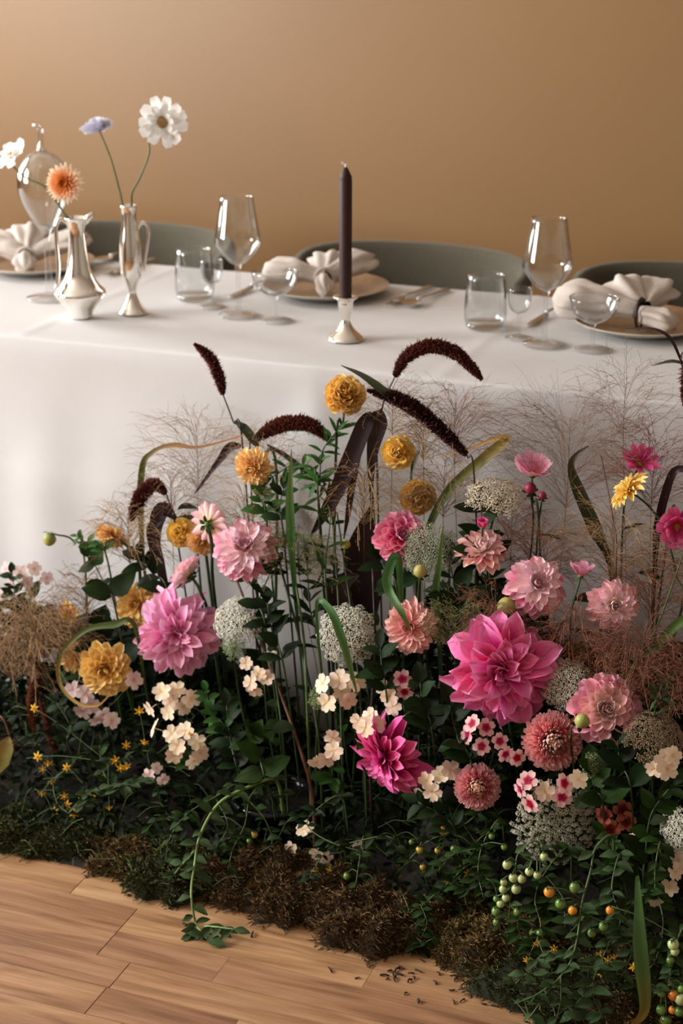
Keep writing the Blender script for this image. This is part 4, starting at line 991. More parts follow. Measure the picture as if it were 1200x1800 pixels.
dahlia(364, 922, 76, (.45, -.05, -.75), ['petal_pale_pink', 'petal_back', 'petal_back'], 'pale pink dahlia seen from behind next to the two-tone one', N=60, th1=85, back=-.1, dY=-.02, path=[at(378, 1060, -.17), at(372, 960, -.20)], leaves=0)
dahlia(334, 1012, 80, (-.75, .5, -.45), ['petal_back', 'petal_back', 'petal_pale_pink'], 'pale pink dahlia turned away, above the large mid-pink one', N=60, th1=80, back=-.05, path=[at(372, 1110, -.2), at(352, 1040, -.24)], leaves=0)
dahlia(184, 1178, 98, (.0, .2), ['petal_orange'], 'golden orange dahlia ringed by a curling amber blade', N=83, shape='round', group='orange dahlias')
dahlia(441, 826, 72, (-.35, -.15), ['petal_apricot'], 'apricot ball dahlia drooping below the arched millet', N=130, th1=130, shape='round', dY=-.02, group='orange dahlias', wf=.8)
dahlia(192, 948, 62, (-.35, -.55, .6), ['petal_orange', 'petal_apricot'], 'apricot dahlia nodding on a bent stem above the big green leaf', N=68, th1=115, shape='round', group='orange dahlias', path=[at(248, 1060, -.17), at(245, 1000, -.18), at(236, 968, -.19), at(215, 954, -.2)], leaves=0)
dahlia(356, 956, 62, (.1, -.3), ['petal_orange', 'petal_apricot'], 'orange dahlia tucked under the pale pink one seen from behind', N=68, th1=120, shape='round', dY=.03, group='orange dahlias')
dahlia(238, 1062, 88, (-.3, .45), ['petal_orange'], 'orange dahlia half hidden behind the large mid-pink one', N=77, shape='dahlia', dY=.05, group='orange dahlias')
dahlia(130, 1155, 60, (-.2, .3), ['petal_orange', 'petal_apricot'], 'small orange dahlia behind the golden one', N=55, shape='round', dY=.07, group='orange dahlias')
dahlia(118, 1082, 50, (-.2, .4), ['petal_orange', 'petal_apricot'], 'small orange dahlia glimpsed through the tan grass tuft', N=46, shape='round', dY=.09, group='orange dahlias')
# ------------------------------------------------------------------ marigolds, asters, cosmos
pompon(607, 690, 76, (.05, .75), 'petal_marigold', 'orange marigold standing highest, in front of the cloth', path=[at(590, 800, -.12), at(602, 745, -.11)])
pompon(698, 795, 62, (-.25, .35), 'petal_marigold', 'orange marigold to the side of the dark folded leaves')
pompon(736, 876, 66, (.1, .2), 'petal_marigold', 'orange marigold behind the grass, above the cerise dahlia', dY=.05)
pompon(316, 936, 54, (-.2, .4), 'petal_marigold', 'round orange marigold beside the drooping millet', dY=.03)
aster(973, 1305, 118, (.0, .35), 'larger coral aster with curled quills below the lace flower')
aster(838, 1384, 92, (-.15, .45), 'smaller coral aster above the tomato vine')
daisy(936, 830, 84, (.1, 1.0, .45), 'petal_cosmos_pale', 'soft pink cosmos seen from the side above a crimson bud', th=60, n=9, path=[at(948, 940, -.15), at(936, 880, -.145)])
daisy(1124, 814, 78, (.1, 1.0, .6), 'petal_cosmos', 'magenta cosmos behind the pale yellow zinnia', th=58, shape='dahlia', n=10, dY=.01)
daisy(1190, 926, 78, (-.1, .15), 'petal_cosmos', 'magenta double cosmos at the edge beside the zinnia stem', layers=2, n=9, dY=.02)
daisy(1021, 1008, 60, (.15, .95, -.1), 'petal_cosmos_pale', 'small pale pink cosmos seen from below between two pale dahlias', th=52, n=9)
daisy(848, 924, 44, (-.05, .9, .5), 'petal_cosmos', 'half-open crimson cosmos bud on the peach-pink dahlia', th=28, n=7, dY=-.02)
daisy(1104, 860, 84, (-.75, .75, -.05), 'petal_yellow', 'pale yellow zinnia in profile on a thick bent stem', n=22, name='zinnia', cat='zinnia', group='zinnias', th=86, layers=3, shape='dahlia', path=[at(1190, 1100, -.19), at(1188, 1010, -.17), at(1166, 930, -.155), at(1140, 890, -.15)], smat='stem_green', leaves=0)
bud(87, 948, 24, 'small yellow bud nodding on a thin curved stem', 'bud_yellow', (-.2, -.9, .4), path=[at(150, 1000, -.18), at(128, 950, -.19), at(100, 940, -.2)])
bud(738, 1004, 24, 'round yellow-green bud in front of the sage lace flower', 'bud_yellow', dY=-.04)
bud(607, 957, 18, 'tiny green-yellow bud below the tip of the dark folded leaf', 'bud_yellow')
bud(1023, 1267, 27, 'yellow bud between coral aster and cream-centred dahlia', 'bud_yellow', (.1, .6, .6), dY=-.06)
bud(890, 1066, 34, 'spent pale green seed head above the largest hot pink dahlia', 'bud_yellow', leaves=2)
bud(932, 858, 22, 'round crimson bud under the soft pink cosmos', 'bud_crimson', (-.1, .8, .4))
bud(953, 871, 15, 'tiny dark bud on a side stalk of the soft pink cosmos', 'bud_crimson')
# ------------------------------------------------------------------ lace flowers
umbel(415, 1086, 92, (-.35, .8, .8), 'floret_white', 'white lace umbel beside the large mid-pink dahlia', N=70, dome=.7, cs=1.15)
umbel(412, 1139, 42, (.1, .6), 'floret_lime', 'small lime-green lace umbel under the white one', N=16)
umbel(611, 1114, 108, (-.1, .55), 'floret_white', 'white lace umbel crossed by a green blade in the middle', N=95, dome=.7, cs=1.1)
umbel(752, 972, 104, (-.35, .25), 'floret_sage', 'sage-coloured lace umbel beside the cerise dahlia', N=90, cs=1.1)
umbel(874, 866, 106, (.12, 1.6, .45), 'floret_cream', 'flat cream lace umbel seen edge-on below the folded green leaf', N=70, dome=.35, leaves=2, cs=1.1)
umbel(995, 1204, 92, (-.3, .5), 'floret_white', 'white lace umbel next to the largest hot pink dahlia', N=70, cs=1., dY=.02)
umbel(1156, 1290, 106, (.2, .9, .6), 'floret_tan', 'tan fading lace umbel beside the cream-centred dahlia', N=95, dome=.7, cs=1.1)
umbel(978, 1452, 156, (.05, .15), 'floret_white', 'biggest white lace umbel above the pale green tomatoes', N=280, cs=.75, dome=.35)
umbel(1200, 1462, 84, (-.45, .35), 'floret_white', 'white lace umbel cut by the edge beside the dark phlox', N=70, dome=.7, cs=1.1)
umbel(1042, 1343, 46, (.0, .8), 'floret_lime', 'small yellow-green lace umbel under the cream-centred dahlia', N=18)
umbel(560, 1228, 34, (.0, .5), 'floret_lime', 'tiny green lace umbel beside the cream phlox in the middle', N=12)
# ------------------------------------------------------------------ phlox
phlox('cream phlox spray directly under the large mid-pink dahlia', [(284, 1216), (311, 1212), (300, 1234), (264, 1246), (296, 1252), (322, 1242), (336, 1228)])
phlox('cream phlox spray, lower of two below the large mid-pink dahlia', [(272, 1280), (302, 1290), (326, 1284), (312, 1312), (305, 1328), (346, 1304), (352, 1324), (340, 1337)])
phlox('peach phlox beside the stems under the small lime umbel', [(440, 1200), (455, 1184), (469, 1191), (447, 1213), (476, 1152, None, 26), (432, 1166, None, 26)], size=30)
phlox('cream phlox spray between the stems and the white middle umbel', [(567, 1202), (596, 1194), (575, 1234), (627, 1198), (612, 1231), (600, 1215)], size=37)
phlox('cream phlox touching the top of the deep magenta dahlia', [(630, 1268), (650, 1258), (662, 1274), (642, 1280)], dY=-.03, leaves=2)
phlox('cream phlox beside the deep magenta dahlia', [(584, 1297), (586, 1320), (556, 1339), (574, 1333)], leaves=7, lmat='leaf_bright')
phlox('phlox with crimson eyes above the deep magenta dahlia', [(707, 1194), (732, 1204), (711, 1216), (684, 1224, 'petal_phlox'), (690, 1242, 'petal_phlox'), (678, 1212, 'petal_phlox')], 'petal_phlox_eye', leaves=3)
phlox('cream phlox between the deep magenta dahlia and the smaller aster', [(774, 1362), (760, 1392), (742, 1396), (792, 1354), (750, 1372)], size=36)
phlox('pink phlox with crimson eyes under the largest hot pink dahlia', [(830, 1272), (854, 1279), (822, 1291), (846, 1312), (878, 1303), (888, 1325), (908, 1332)], 'petal_phlox_eye', size=34, dY=-.02)
phlox('peach phlox with dark eyes between the larger aster and the biggest umbel', [(928, 1372), (914, 1386), (932, 1413), (991, 1377), (988, 1401), (1016, 1370, 'petal_phlox'), (958, 1392, 'petal_phlox')], 'petal_phlox_eye', size=36, dY=-.03)
phlox('peach phlox in front of the tan fading umbel', [(1166, 1334), (1150, 1351), (1182, 1328), (1172, 1352)], size=38, dY=-.03)
phlox('wilted peach phlox low over the moss in the middle', [(556, 1500), (572, 1508), (512, 1492), (540, 1456), (628, 1490), (532, 1458)], size=28, lmat='leaf_dark')
phlox('lilac-white phlox under the golden orange dahlia', [(138, 1196), (150, 1220), (160, 1240), (145, 1250), (180, 1256), (196, 1266), (170, 1266), (235, 1196), (128, 1212)], 'petal_phlox_lilac', lmat='leaf_dark', dY=.03)
phlox('small lilac phlox at the mossy end below the cream sprays', [(262, 1362), (286, 1370), (275, 1350)], 'petal_phlox_lilac', size=24, lmat='leaf_dark')
phlox('dark red phlox in the shade beside the biggest umbel', [(1072, 1458), (1100, 1444), (1094, 1424), (1062, 1432)], 'petal_phlox_dark', size=36, lmat='leaf_dark', dY=.02)
phlox('withered peach phlox at the edge under the cut white umbel', [(1186, 1532), (1176, 1560), (1150, 1582), (1192, 1512), (1110, 1474, None, 24)], 'petal_phlox', size=34, lmat='leaf_dark', dY=.02)
phlox('pale lilac phlox at the far end above the tan grass tuft', [(10, 1000), (36, 1006), (60, 1000), (82, 1016), (20, 1030), (48, 1024), (5, 1050)], 'petal_phlox_lilac', size=26, dY=.06)
# ------------------------------------------------------------------ millet and strap leaves
spike('dark millet spike standing upright in front of the cloth', [(392, 694, -.11), (384, 660, -.11), (368, 628, -.11), (341, 604, -.11)], 23, stem=[(410, 742, -.11), (428, 800, -.12)],
      leaves=[([(412, 740, -.115), (428, 752, -.118), (445, 772, -.12), (456, 792, -.12)], [3, 16, 17, 1], 'blade_olive')])
spike('dark millet arching over the apricot ball dahlia', [(448, 772, -.10), (480, 752, -.10), (516, 743, -.10), (552, 750, -.10), (582, 778, -.10)], 30, stem=[(440, 830, -.11)],
      leaves=[([(424, 784, -.115), (404, 786, -.12), (385, 810, -.12), (342, 868, -.12)], [6, 16, 15, 9, 2], 'blade_purple'), ([(470, 782, -.11), (500, 800, -.11), (535, 826, -.11), (575, 852, -.11)], [3, 8, 10, 9, 2], 'blade_purple')])
spike('dark millet arching highest above the folded purple leaves', [(694, 662, -.11), (712, 630, -.11), (750, 609, -.11), (795, 617, -.11), (828, 645, -.11), (847, 668, -.11)], 27, stem=[(680, 692, -.11), (670, 725, -.11), (662, 800, -.12)],
      leaves=[([(655, 728, -.12), (640, 748, -.14), (610, 822, -.16), (578, 890, -.17), (545, 944, -.17)], [14, 30, 32, 24, 3], 'blade_purple'),
              ([(656, 724, -.12), (664, 745, -.12), (655, 790, -.125), (652, 850, -.13), (660, 960, -.14)], [30, 34, 22, 9, 4], 'blade_purple'),
              ([(640, 760, -.13), (622, 830, -.15), (612, 900, -.16), (604, 948, -.16)], [8, 15, 10, 2], 'blade_purple'),
              ([(650, 1100, -.16), (640, 1030, -.15), (638, 960, -.14), (650, 890, -.14)], [20, 70, 60, 4], 'blade_purple'),
              ([(640, 1150, -.19), (600, 1080, -.2), (598, 1030, -.2), (630, 1010, -.19)], [30, 55, 45, 6], 'blade_purple')])
spike('dark millet slanting behind the marigold and the arched head', [(820, 800, -.15), (780, 760, -.15), (730, 718, -.15), (690, 698, -.15), (645, 686, -.15)], 30, 'millet_dark', stem=[(835, 870, -.155)],
      leaves=[([(740, 740, -.155), (690, 700, -.155), (640, 662, -.155), (599, 642, -.155)], [4, 14, 15, 8, 1], 'blade_olive')])
spike('small dark millet drooping beside the round marigold', [(292, 868, -.16), (272, 852, -.16), (250, 868, -.165), (238, 892, -.17), (230, 915, -.17)], 28, stem=[(302, 900, -.16), (312, 950, -.16)],
      leaves=[([(310, 912, -.165), (285, 895, -.17), (275, 940, -.18), (292, 1030, -.19)], [6, 26, 28, 10, 3], 'blade_purple'), ([(290, 905, -.17), (268, 930, -.18), (280, 990, -.19), (300, 1060, -.2)], [10, 22, 20, 5], 'blade_purple')])
spike('dark millet hanging at the picture edge in front of the cloth', [(1206, 612, -.12), (1216, 640, -.12), (1210, 670, -.12), (1204, 718, -.12)], 34, stem=[(1197, 640, -.12), (1230, 760, -.12)],
      leaves=[([(1199, 640, -.12), (1180, 598, -.12), (1155, 580, -.12), (1118, 577, -.12), (1090, 580, -.12)], [4, 6, 5, 3, 1], 'blade_purple'), ([(1200, 638, -.12), (1178, 635, -.12), (1145, 643, -.12)], [5, 6, 1], 'blade_olive')])
strap('green and amber leaf arching in front of the cloth beside the upright millet', [(250, 960, -.14), (249, 830, -.14), (268, 795, -.14), (305, 782, -.14), (350, 786, -.14), (430, 765, -.13)], [6, 13, 10, 7, 9, 4, 2], 'blade_amber')
strap('wide green leaf folded over above the cream edge-on umbel', [(735, 1010, -.17), (752, 930, -.16), (790, 860, -.15), (850, 806, -.15), (890, 772, -.15), (868, 772, -.15), (830, 786, -.15), (765, 806, -.15)], [10, 12, 14, 17, 20, 12, 6, 3, 1], 'blade_amber')
strap('olive strap leaf bent at its tip, standing against the cloth', [(1075, 1010, -.15), (1045, 930, -.14), (1015, 860, -.135), (1003, 820, -.135), (1012, 800, -.135), (1034, 784, -.135)], [10, 26, 22, 12, 8, 3], 'blade_olive')
strap('dark strap leaf bent over behind the zinnia stem', [(1150, 1000, -.14), (1155, 930, -.14), (1168, 870, -.14), (1185, 828, -.14), (1215, 825, -.14)], [8, 16, 16, 14, 10], 'blade_purple')
strap('green strap leaf curling over the salmon dahlia', [(700, 985, -.26), (680, 1012, -.29), (684, 1040, -.30), (705, 1075, -.32), (722, 1110, -.32)], [14, 18, 16, 12, 2], 'blade_green')
strap('green strap leaf crossing the white middle umbel', [(556, 1066, -.31), (580, 1072, -.33), (598, 1115, -.34), (612, 1160, -.34), (628, 1222, -.345)], [6, 14, 15, 12, 2], 'blade_green')
strap('bright upright grass blade in the middle of the bank', [(515, 1000, -.23), (511, 930, -.23), (509, 880, -.23), (512, 790, -.22)], [10, 17, 15, 1], 'blade_green')
strap('upright green blade in front of the sage umbel', [(770, 1090, -.25), (765, 1040, -.26), (772, 990, -.26), (778, 925, -.25)], [12, 14, 10, 1], 'blade_green')
strap('green blade at the edge beside the cream-pink dahlia', [(1110, 1180, -.27), (1150, 1140, -.28), (1180, 1105, -.28), (1225, 1070, -.28)], [4, 14, 18, 14], 'blade_green')
strap('curling amber blade looping around the golden orange dahlia', [(236, 1098, -.29), (200, 1098, -.30), (150, 1108, -.31), (108, 1150, -.32), (105, 1200, -.33), (135, 1235, -.34), (170, 1240, -.34), (192, 1222, -.34)], [8, 13, 9, 8, 7, 6, 4, 2], 'blade_amber')
strap('long green leaf hanging to the floor with a yellowing tip', [(1120, 1540, -.50), (1122, 1600, -.54), (1124, 1660, -.56), (1130, 1720, -.57), (1132, 1775, -.575), (1110, 1797, -.58), (1060, 1786, -.59)], [6, 16, 26, 26, 18, 10, 2], 'blade_autumn', fold=.15)
# ------------------------------------------------------------------ feathery grasses
panicum(345, 775, 130, 'airy tan grass cloud behind the upright millet', n=34, dY=.03, sr=.00026, sd=.0007)
panicum(62, 1085, 105, 'dense tan grass tuft at the far end of the bank', n=60, sub=4, seeds=1, fall=.9, dY=-.02, sr=.0004, lean=-.1)
panicum(525, 955, 82, 'small green-pink grass plume beside the two-tone dahlia', 'straw_green', n=46, sub=5, seeds=3, up=.3, fall=.35)
panicum(640, 850, 105, 'tan grass hanging between the folded purple leaves and marigolds', n=34, fall=.9, sub=4, seeds=2)
panicum(800, 735, 115, 'airy brown grass over the edge of the cloth behind the folded green leaf', 'straw_red', n=30, dY=.02, sr=.00028, sd=.0008)
panicum(1000, 775, 170, 'wide dark-seeded grass cloud in front of the cloth', 'straw_dark', n=42, sub=6, seeds=4, dY=.02, sr=.00026, sd=.0009, fall=.3)
panicum(1100, 690, 120, 'sparse fine grass rising above the table edge', 'straw_dark', n=20, sub=4, seeds=3, dY=0, sr=.00024, sd=.0008, fall=.2)
panicum(1080, 935, 125, 'tan grass behind the zinnia stem', n=34, sub=5, seeds=3, dY=.03)
panicum(870, 1075, 95, 'reddish grass above the largest hot pink dahlia', 'straw_red', n=32, fall=.8, sub=5, seeds=2)
panicum(1130, 1135, 110, 'reddish grass below the cream-pink dahlia', 'straw_red', n=44, fall=1.0, sub=5, seeds=2)
panicum(225, 925, 95, 'tan grass behind the drooping millet', n=34, fall=.7, sub=5, seeds=2)
panicum(430, 890, 85, 'tan grass under the apricot ball dahlia', n=26, fall=.6, sub=4, seeds=3)
panicum(1010, 1090, 90, 'brown grass between the two pale dahlias', 'straw_red', n=34, fall=1.0, sub=5, seeds=2)
panicum(745, 745, 90, 'tan grass between the slanting millet and the middle marigold', n=22, fall=.7, sub=4, seeds=2)
panicum(900, 900, 85, 'fine brown grass behind the peach-pink dahlia', 'straw_red', n=22, fall=.5, dY=.04, sr=.00026)
panicum(800, 1090, 80, 'green fluffy grass beside the salmon dahlia', 'straw_green', n=34, fall=.4, sub=5, seeds=3)
panicum(150, 1030, 80, 'tan grass beneath the nodding apricot dahlia', n=30, fall=.6, sub=4, seeds=2, dY=.02)
panicum(1150, 800, 130, 'fine brown grass beside the magenta cosmos', 'straw_red', n=30, dY=.02, sr=.0003, fall=.4)
panicum(950, 960, 110, 'brown grass between the peach-pink and the pale pink dahlia', 'straw_red', n=34, dY=.05, fall=.7)
panicum(1150, 1010, 120, 'reddish brown grass beside the yellow straw stem', 'straw_red', n=40, dY=.04, fall=.8)
panicum(1170, 1190, 100, 'rust grass at the edge above the tan umbel', 'straw_red', n=40, dY=.02, fall=.9)
panicum(1060, 1170, 95, 'rust grass behind the cream-centred dahlia', 'straw_red', n=40, dY=.04, fall=.8)
panicum(690, 700, 90, 'fine tan grass between the two highest marigolds', n=22, sub=5, fall=.6, sr=.00028)
panicum(470, 800, 90, 'fine tan grass around the arched millet', n=24, sub=5, fall=.5, dY=.02, sr=.00028)
panicum(300, 860, 95, 'pale grass haze behind the round marigold', n=30, sub=5, fall=.6, dY=.03, sr=.00028)
panicum(20, 1140, 85, 'tan grass hanging over the rust tassels', n=40, sub=4, seeds=1, fall=1.0)
panicum(110, 1100, 75, 'tan grass beside the curling amber blade', n=34, sub=4, seeds=1, fall=.9)
panicum(780, 850, 85, 'tan grass behind the marigold above the cerise dahlia', n=26, fall=.6, dY=.03)
# ------------------------------------------------------------------ hanging amaranth at the far end
for lab, pts, w in (('rust amaranth tassel hanging beside the yellow-green leaf', [(52, 1150), (62, 1190), (56, 1240), (60, 1290)], 22), ('thick rust amaranth tassel reaching the moss', [(25, 1300), (32, 1360), (26, 1420)], 20),
                    ('curved rust amaranth tassel by the yellow star flowers', [(70, 1230), (90, 1300), (104, 1330)], 14), ('thin rust amaranth tassel at the edge', [(5, 1320), (8, 1380), (2, 1440)], 18), ('short rust amaranth tassel in the dark below', [(52, 1340), (58, 1390), (50, 1425)], 15)):
    spike(lab, [(x, y, -.30 + .02 * (x % 3)) for x, y in pts], w, 'amaranth_rust', dens=.6)
t = Thing('wilting_leaf', 'broad yellow-green wilting leaf at the edge among the rust tassels', 'leaf', at(0, 1340, -.36))
mb = MB(); blade(mb, [at(16, 1295, -.36), at(10, 1312, -.37), at(0, 1335, -.375), at(-12, 1370, -.37)], [.004, .030, .036, .004], fold=.25); t.part('leaf', mb, 'leaf_wither')
mb = MB(); tube(mb, catmull([at(-20, 1255, -.35), at(4, 1262, -.36), at(18, 1295, -.36)], 6), .0022, .0016, 7); t.part('stalk', mb, 'stem_red')

# ------------------------------------------------------------------ tomato vines
TP, TG, TO, TY = 'tomato_pale', 'tomato_green', 'tomato_orange', 'tomato_yellow'
vine('pale green tomato vine trailing onto the bare floor', [(485, 1372, -.36), (440, 1382, -.40), (385, 1412, -.43), (352, 1468, -.47), (342, 1520, -.50), (336, 1570, -.54), (344, 1622, -.56), (364, 1654, -.585)], 26, (.024, .044), smat='stem_bright',
     stars=[(287, 1505), (300, 1512), (250, 1535), (254, 1562), (316, 1500)], sr=.0029, branches=[[(342, 1495, -.485), (318, 1522, -.49), (295, 1548, -.49), (268, 1545, -.49)], [(360, 1628, -.565), (385, 1630, -.57), (412, 1634, -.575)], [(352, 1640, -.57), (345, 1655, -.58), (330, 1668, -.585)]])
vine('main tomato vine descending from the biggest umbel to the floor', [(1076, 1470, -.44), (1046, 1492, -.47), (1038, 1530, -.50), (1022, 1590, -.54), (1014, 1650, -.57), (1000, 1695, -.59), (965, 1740, -.61), (930, 1790, -.63)], 34, (.018, .035),
     toms=[(1034, 1746, 19, TG), (1003, 1790, 20, TG), (970, 1786, 20, TG), (1006, 1600, 17, TO), (985, 1588, 20, TG), (1010, 1560, 20, TG), (965, 1568, 20, TO)],
     stars=[(943, 1658), (973, 1668), (925, 1688), (1053, 1676), (1078, 1682), (1068, 1688), (1056, 1712), (890, 1780), (918, 1795), (1112, 1700)],
     sr=.002, branches=[[(990, 1705, -.59), (950, 1715, -.60), (925, 1712, -.61), (905, 1730, -.62)], [(1010, 1660, -.57), (985, 1680, -.58), (962, 1672, -.58), (940, 1690, -.59)], [(985, 1715, -.60), (985, 1760, -.61), (975, 1800, -.62)], [(1020, 1600, -.54), (1060, 1620, -.54), (1085, 1600, -.53)], [(985, 1720, -.60), (940, 1750, -.62), (915, 1760, -.63)], [(1000, 1695, -.59), (1040, 1700, -.58), (1070, 1690, -.57)]], dY=-.12)
vine('truss of pale green tomatoes below the biggest umbel', [(945, 1480, -.45), (912, 1498, -.465), (905, 1530, -.48), (898, 1570, -.495), (894, 1615, -.505)], 6, (.018, .03),
     toms=[(891, 1520, 17, TP), (956, 1506, 15, TP), (930, 1532, 16, TP), (944, 1538, 15, TP), (902, 1543, 17, TP), (917, 1545, 16, TP), (885, 1551, 13, TP), (884, 1563, 15, TP), (907, 1563, 18, TP), (889, 1578, 15, TP), (880, 1588, 16, TP), (872, 1602, 18, TG), (910, 1603, 17, TG), (873, 1621, 15, TG), (872, 1580, 12, TG), (938, 1640, 17, TG), (950, 1640, 18, TG)], dY=-.07,
     branches=[[(912, 1498, -.467), (930, 1512, -.47), (950, 1510, -.468)]])
vine('tomato vine with a few yellowing fruits beneath the smaller aster', [(850, 1430, -.36), (815, 1450, -.38), (785, 1465, -.39), (750, 1480, -.40), (715, 1515, -.41)], 22, (.016, .034), lmat='leaf_green',
     toms=[(778, 1459, 15, TO), (737, 1494, 14, TY), (769, 1495, 12, TY), (797, 1492, 12, TG), (743, 1524, 12, TY), (723, 1480, 10, TG), (864, 1470, 12, TG), (886, 1489, 12, TG)],
     branches=[[(785, 1465, -.39), (775, 1490, -.40), (760, 1520, -.41), (735, 1540, -.42)], [(815, 1450, -.38), (835, 1490, -.40), (800, 1530, -.42), (770, 1570, -.43)]])
vine('leafy tomato vine falling over the moss in front of the floor crumbs', [(830, 1520, -.41), (790, 1550, -.43), (755, 1580, -.45), (720, 1605, -.47), (690, 1640, -.48), (684, 1660, -.49)], 36, (.018, .034), lmat='leaf_green',
     toms=[(700, 1572, 14, TG), (744, 1580, 14, TP)], stars=[(683, 1655), (690, 1636), (675, 1640), (780, 1555), (790, 1546)],
     branches=[[(740, 1592, -.46), (750, 1625, -.48), (735, 1660, -.50), (760, 1650, -.50)], [(780, 1560, -.43), (820, 1560, -.44), (845, 1535, -.43)]])
vine('tomato cluster at the corner with one orange fruit', [(1230, 1600, -.50), (1195, 1640, -.53), (1180, 1700, -.55), (1170, 1740, -.56), (1145, 1730, -.56)], 12, (.016, .03),
     toms=[(1183, 1660, 21, TP), (1186, 1672, 16, TP), (1178, 1688, 15, TG), (1184, 1748, 23, TO), (1196, 1755, 24, TP), (1163, 1744, 18, TG), (1198, 1738, 15, TG), (1162, 1775, 19, TG), (1182, 1775, 16, TO), (1170, 1793, 22, TG), (1194, 1778, 19, TG), (1104, 1727, 15, TG), (1072, 1600, 16, TO)], dY=-.11)
vine('yellow-flowered tomato sprig in the dark beside the rust tassels', [(150, 1330, -.33), (120, 1350, -.36), (95, 1375, -.38), (100, 1410, -.40), (120, 1430, -.41)], 6, (.015, .025), lmat='leaf_dark', stars=[(75, 1352), (85, 1342), (117, 1349), (91, 1375), (74, 1395), (113, 1400), (95, 1426), (130, 1430), (118, 1415), (145, 1408), (165, 1395)])
vine('yellow-flowered tomato sprig under the golden orange dahlia', [(280, 1330, -.33), (240, 1320, -.34), (215, 1335, -.36), (190, 1340, -.37)], 8, (.015, .028), lmat='leaf_dark', stars=[(222, 1310), (254, 1305), (203, 1337), (212, 1350), (222, 1348), (335, 1290), (192, 1420), (245, 1250), (60, 1245), (66, 1330)])
vine('grey-green tomato sprig with drooping leaflets on the moss', [(270, 1370, -.36), (235, 1378, -.39), (190, 1388, -.41), (160, 1390, -.42), (148, 1415, -.43)], 24, (.018, .034))
vine('pale tangle of tomato side shoots in front of the dark pot', [(470, 1380, -.37), (440, 1400, -.40), (430, 1450, -.43), (410, 1490, -.44), (400, 1530, -.46)], 16, (.014, .026), toms=[(447, 1467, 13, TY), (438, 1478, 10, TG)], lmat='leaf_green',
     branches=[[(440, 1410, -.41), (465, 1440, -.42), (478, 1480, -.43), (455, 1500, -.44)], [(420, 1470, -.435), (385, 1480, -.44), (375, 1510, -.45)]])
vine('orange bloom remnants on a withered sprig in the middle of the moss', [(600, 1480, -.40), (570, 1500, -.42), (550, 1530, -.44), (545, 1545, -.45)], 8, (.015, .026), lmat='leaf_dark', stars=[(548, 1540), (556, 1534), (560, 1546), (580, 1530), (585, 1545), (553, 1550)])
vine('tomato side shoot hanging over the moss edge', [(640, 1470, -.39), (632, 1510, -.42), (626, 1550, -.44), (622, 1575, -.45), (632, 1610, -.47)], 12, (.018, .03), lmat='leaf_green', toms=[(610, 1540, 15, TG)])
vine('green tomato shoots filling the shade under the cut white umbel', [(1160, 1480, -.42), (1150, 1550, -.47), (1165, 1620, -.51), (1150, 1690, -.54), (1100, 1740, -.56)], 30, (.022, .04), lmat='leaf_green', branches=[[(1150, 1560, -.48), (1110, 1590, -.50), (1080, 1640, -.53)], [(1160, 1640, -.52), (1195, 1690, -.54), (1200, 1720, -.55)]], stars=[(1128, 1640), (1082, 1655)])
vine('tangled tomato shoots between the pale tomatoes and the hanging leaf', [(1090, 1500, -.43), (1075, 1560, -.48), (1090, 1620, -.52), (1060, 1680, -.55), (1040, 1740, -.58), (1060, 1790, -.60)], 30, (.022, .04), branches=[[(1075, 1570, -.49), (1040, 1600, -.51), (1000, 1640, -.53)], [(1085, 1630, -.525), (1110, 1670, -.54), (1090, 1720, -.56)], [(1045, 1735, -.58), (1010, 1770, -.60), (1040, 1800, -.61)]], toms=[(1104, 1727, 15, TG), (1060, 1628, 18, TG), (1040, 1640, 16, TG)], dY=-.11)
vine('green tomato shoots around the pale tomato truss', [(1000, 1490, -.41), (960, 1530, -.45), (940, 1580, -.49), (950, 1630, -.52), (930, 1680, -.55)], 30, (.02, .036), lmat='leaf_green', branches=[[(960, 1540, -.46), (990, 1580, -.49), (1000, 1620, -.51)], [(940, 1590, -.49), (910, 1620, -.51), (920, 1660, -.53)]])
vine('fine tomato shoots under the smaller aster', [(880, 1440, -.38), (850, 1480, -.41), (840, 1530, -.44), (850, 1580, -.47)], 30, (.018, .03), lmat='leaf_green', branches=[[(850, 1490, -.415), (800, 1500, -.43), (770, 1530, -.45)], [(845, 1540, -.445), (870, 1560, -.46), (880, 1640, -.5)]], stars=[(822, 1535), (850, 1538), (788, 1548)])
vine('fine tomato shoots behind the vine trailing onto the floor', [(420, 1380, -.37), (380, 1400, -.40), (330, 1430, -.43), (300, 1470, -.46), (290, 1520, -.48)], 26, (.018, .03), lmat='leaf_green', branches=[[(380, 1405, -.40), (400, 1450, -.43), (380, 1490, -.45)], [(330, 1432, -.43), (280, 1440, -.44), (250, 1465, -.45)]])
vine('fine dark shoots low between the pot and the deep magenta dahlia', [(600, 1400, -.37), (560, 1420, -.40), (540, 1450, -.42), (580, 1480, -.44), (650, 1500, -.45)], 26, (.018, .032), lmat='leaf_dark', branches=[[(560, 1425, -.40), (510, 1440, -.42), (490, 1470, -.43)], [(600, 1485, -.44), (680, 1470, -.44), (700, 1500, -.45)]])
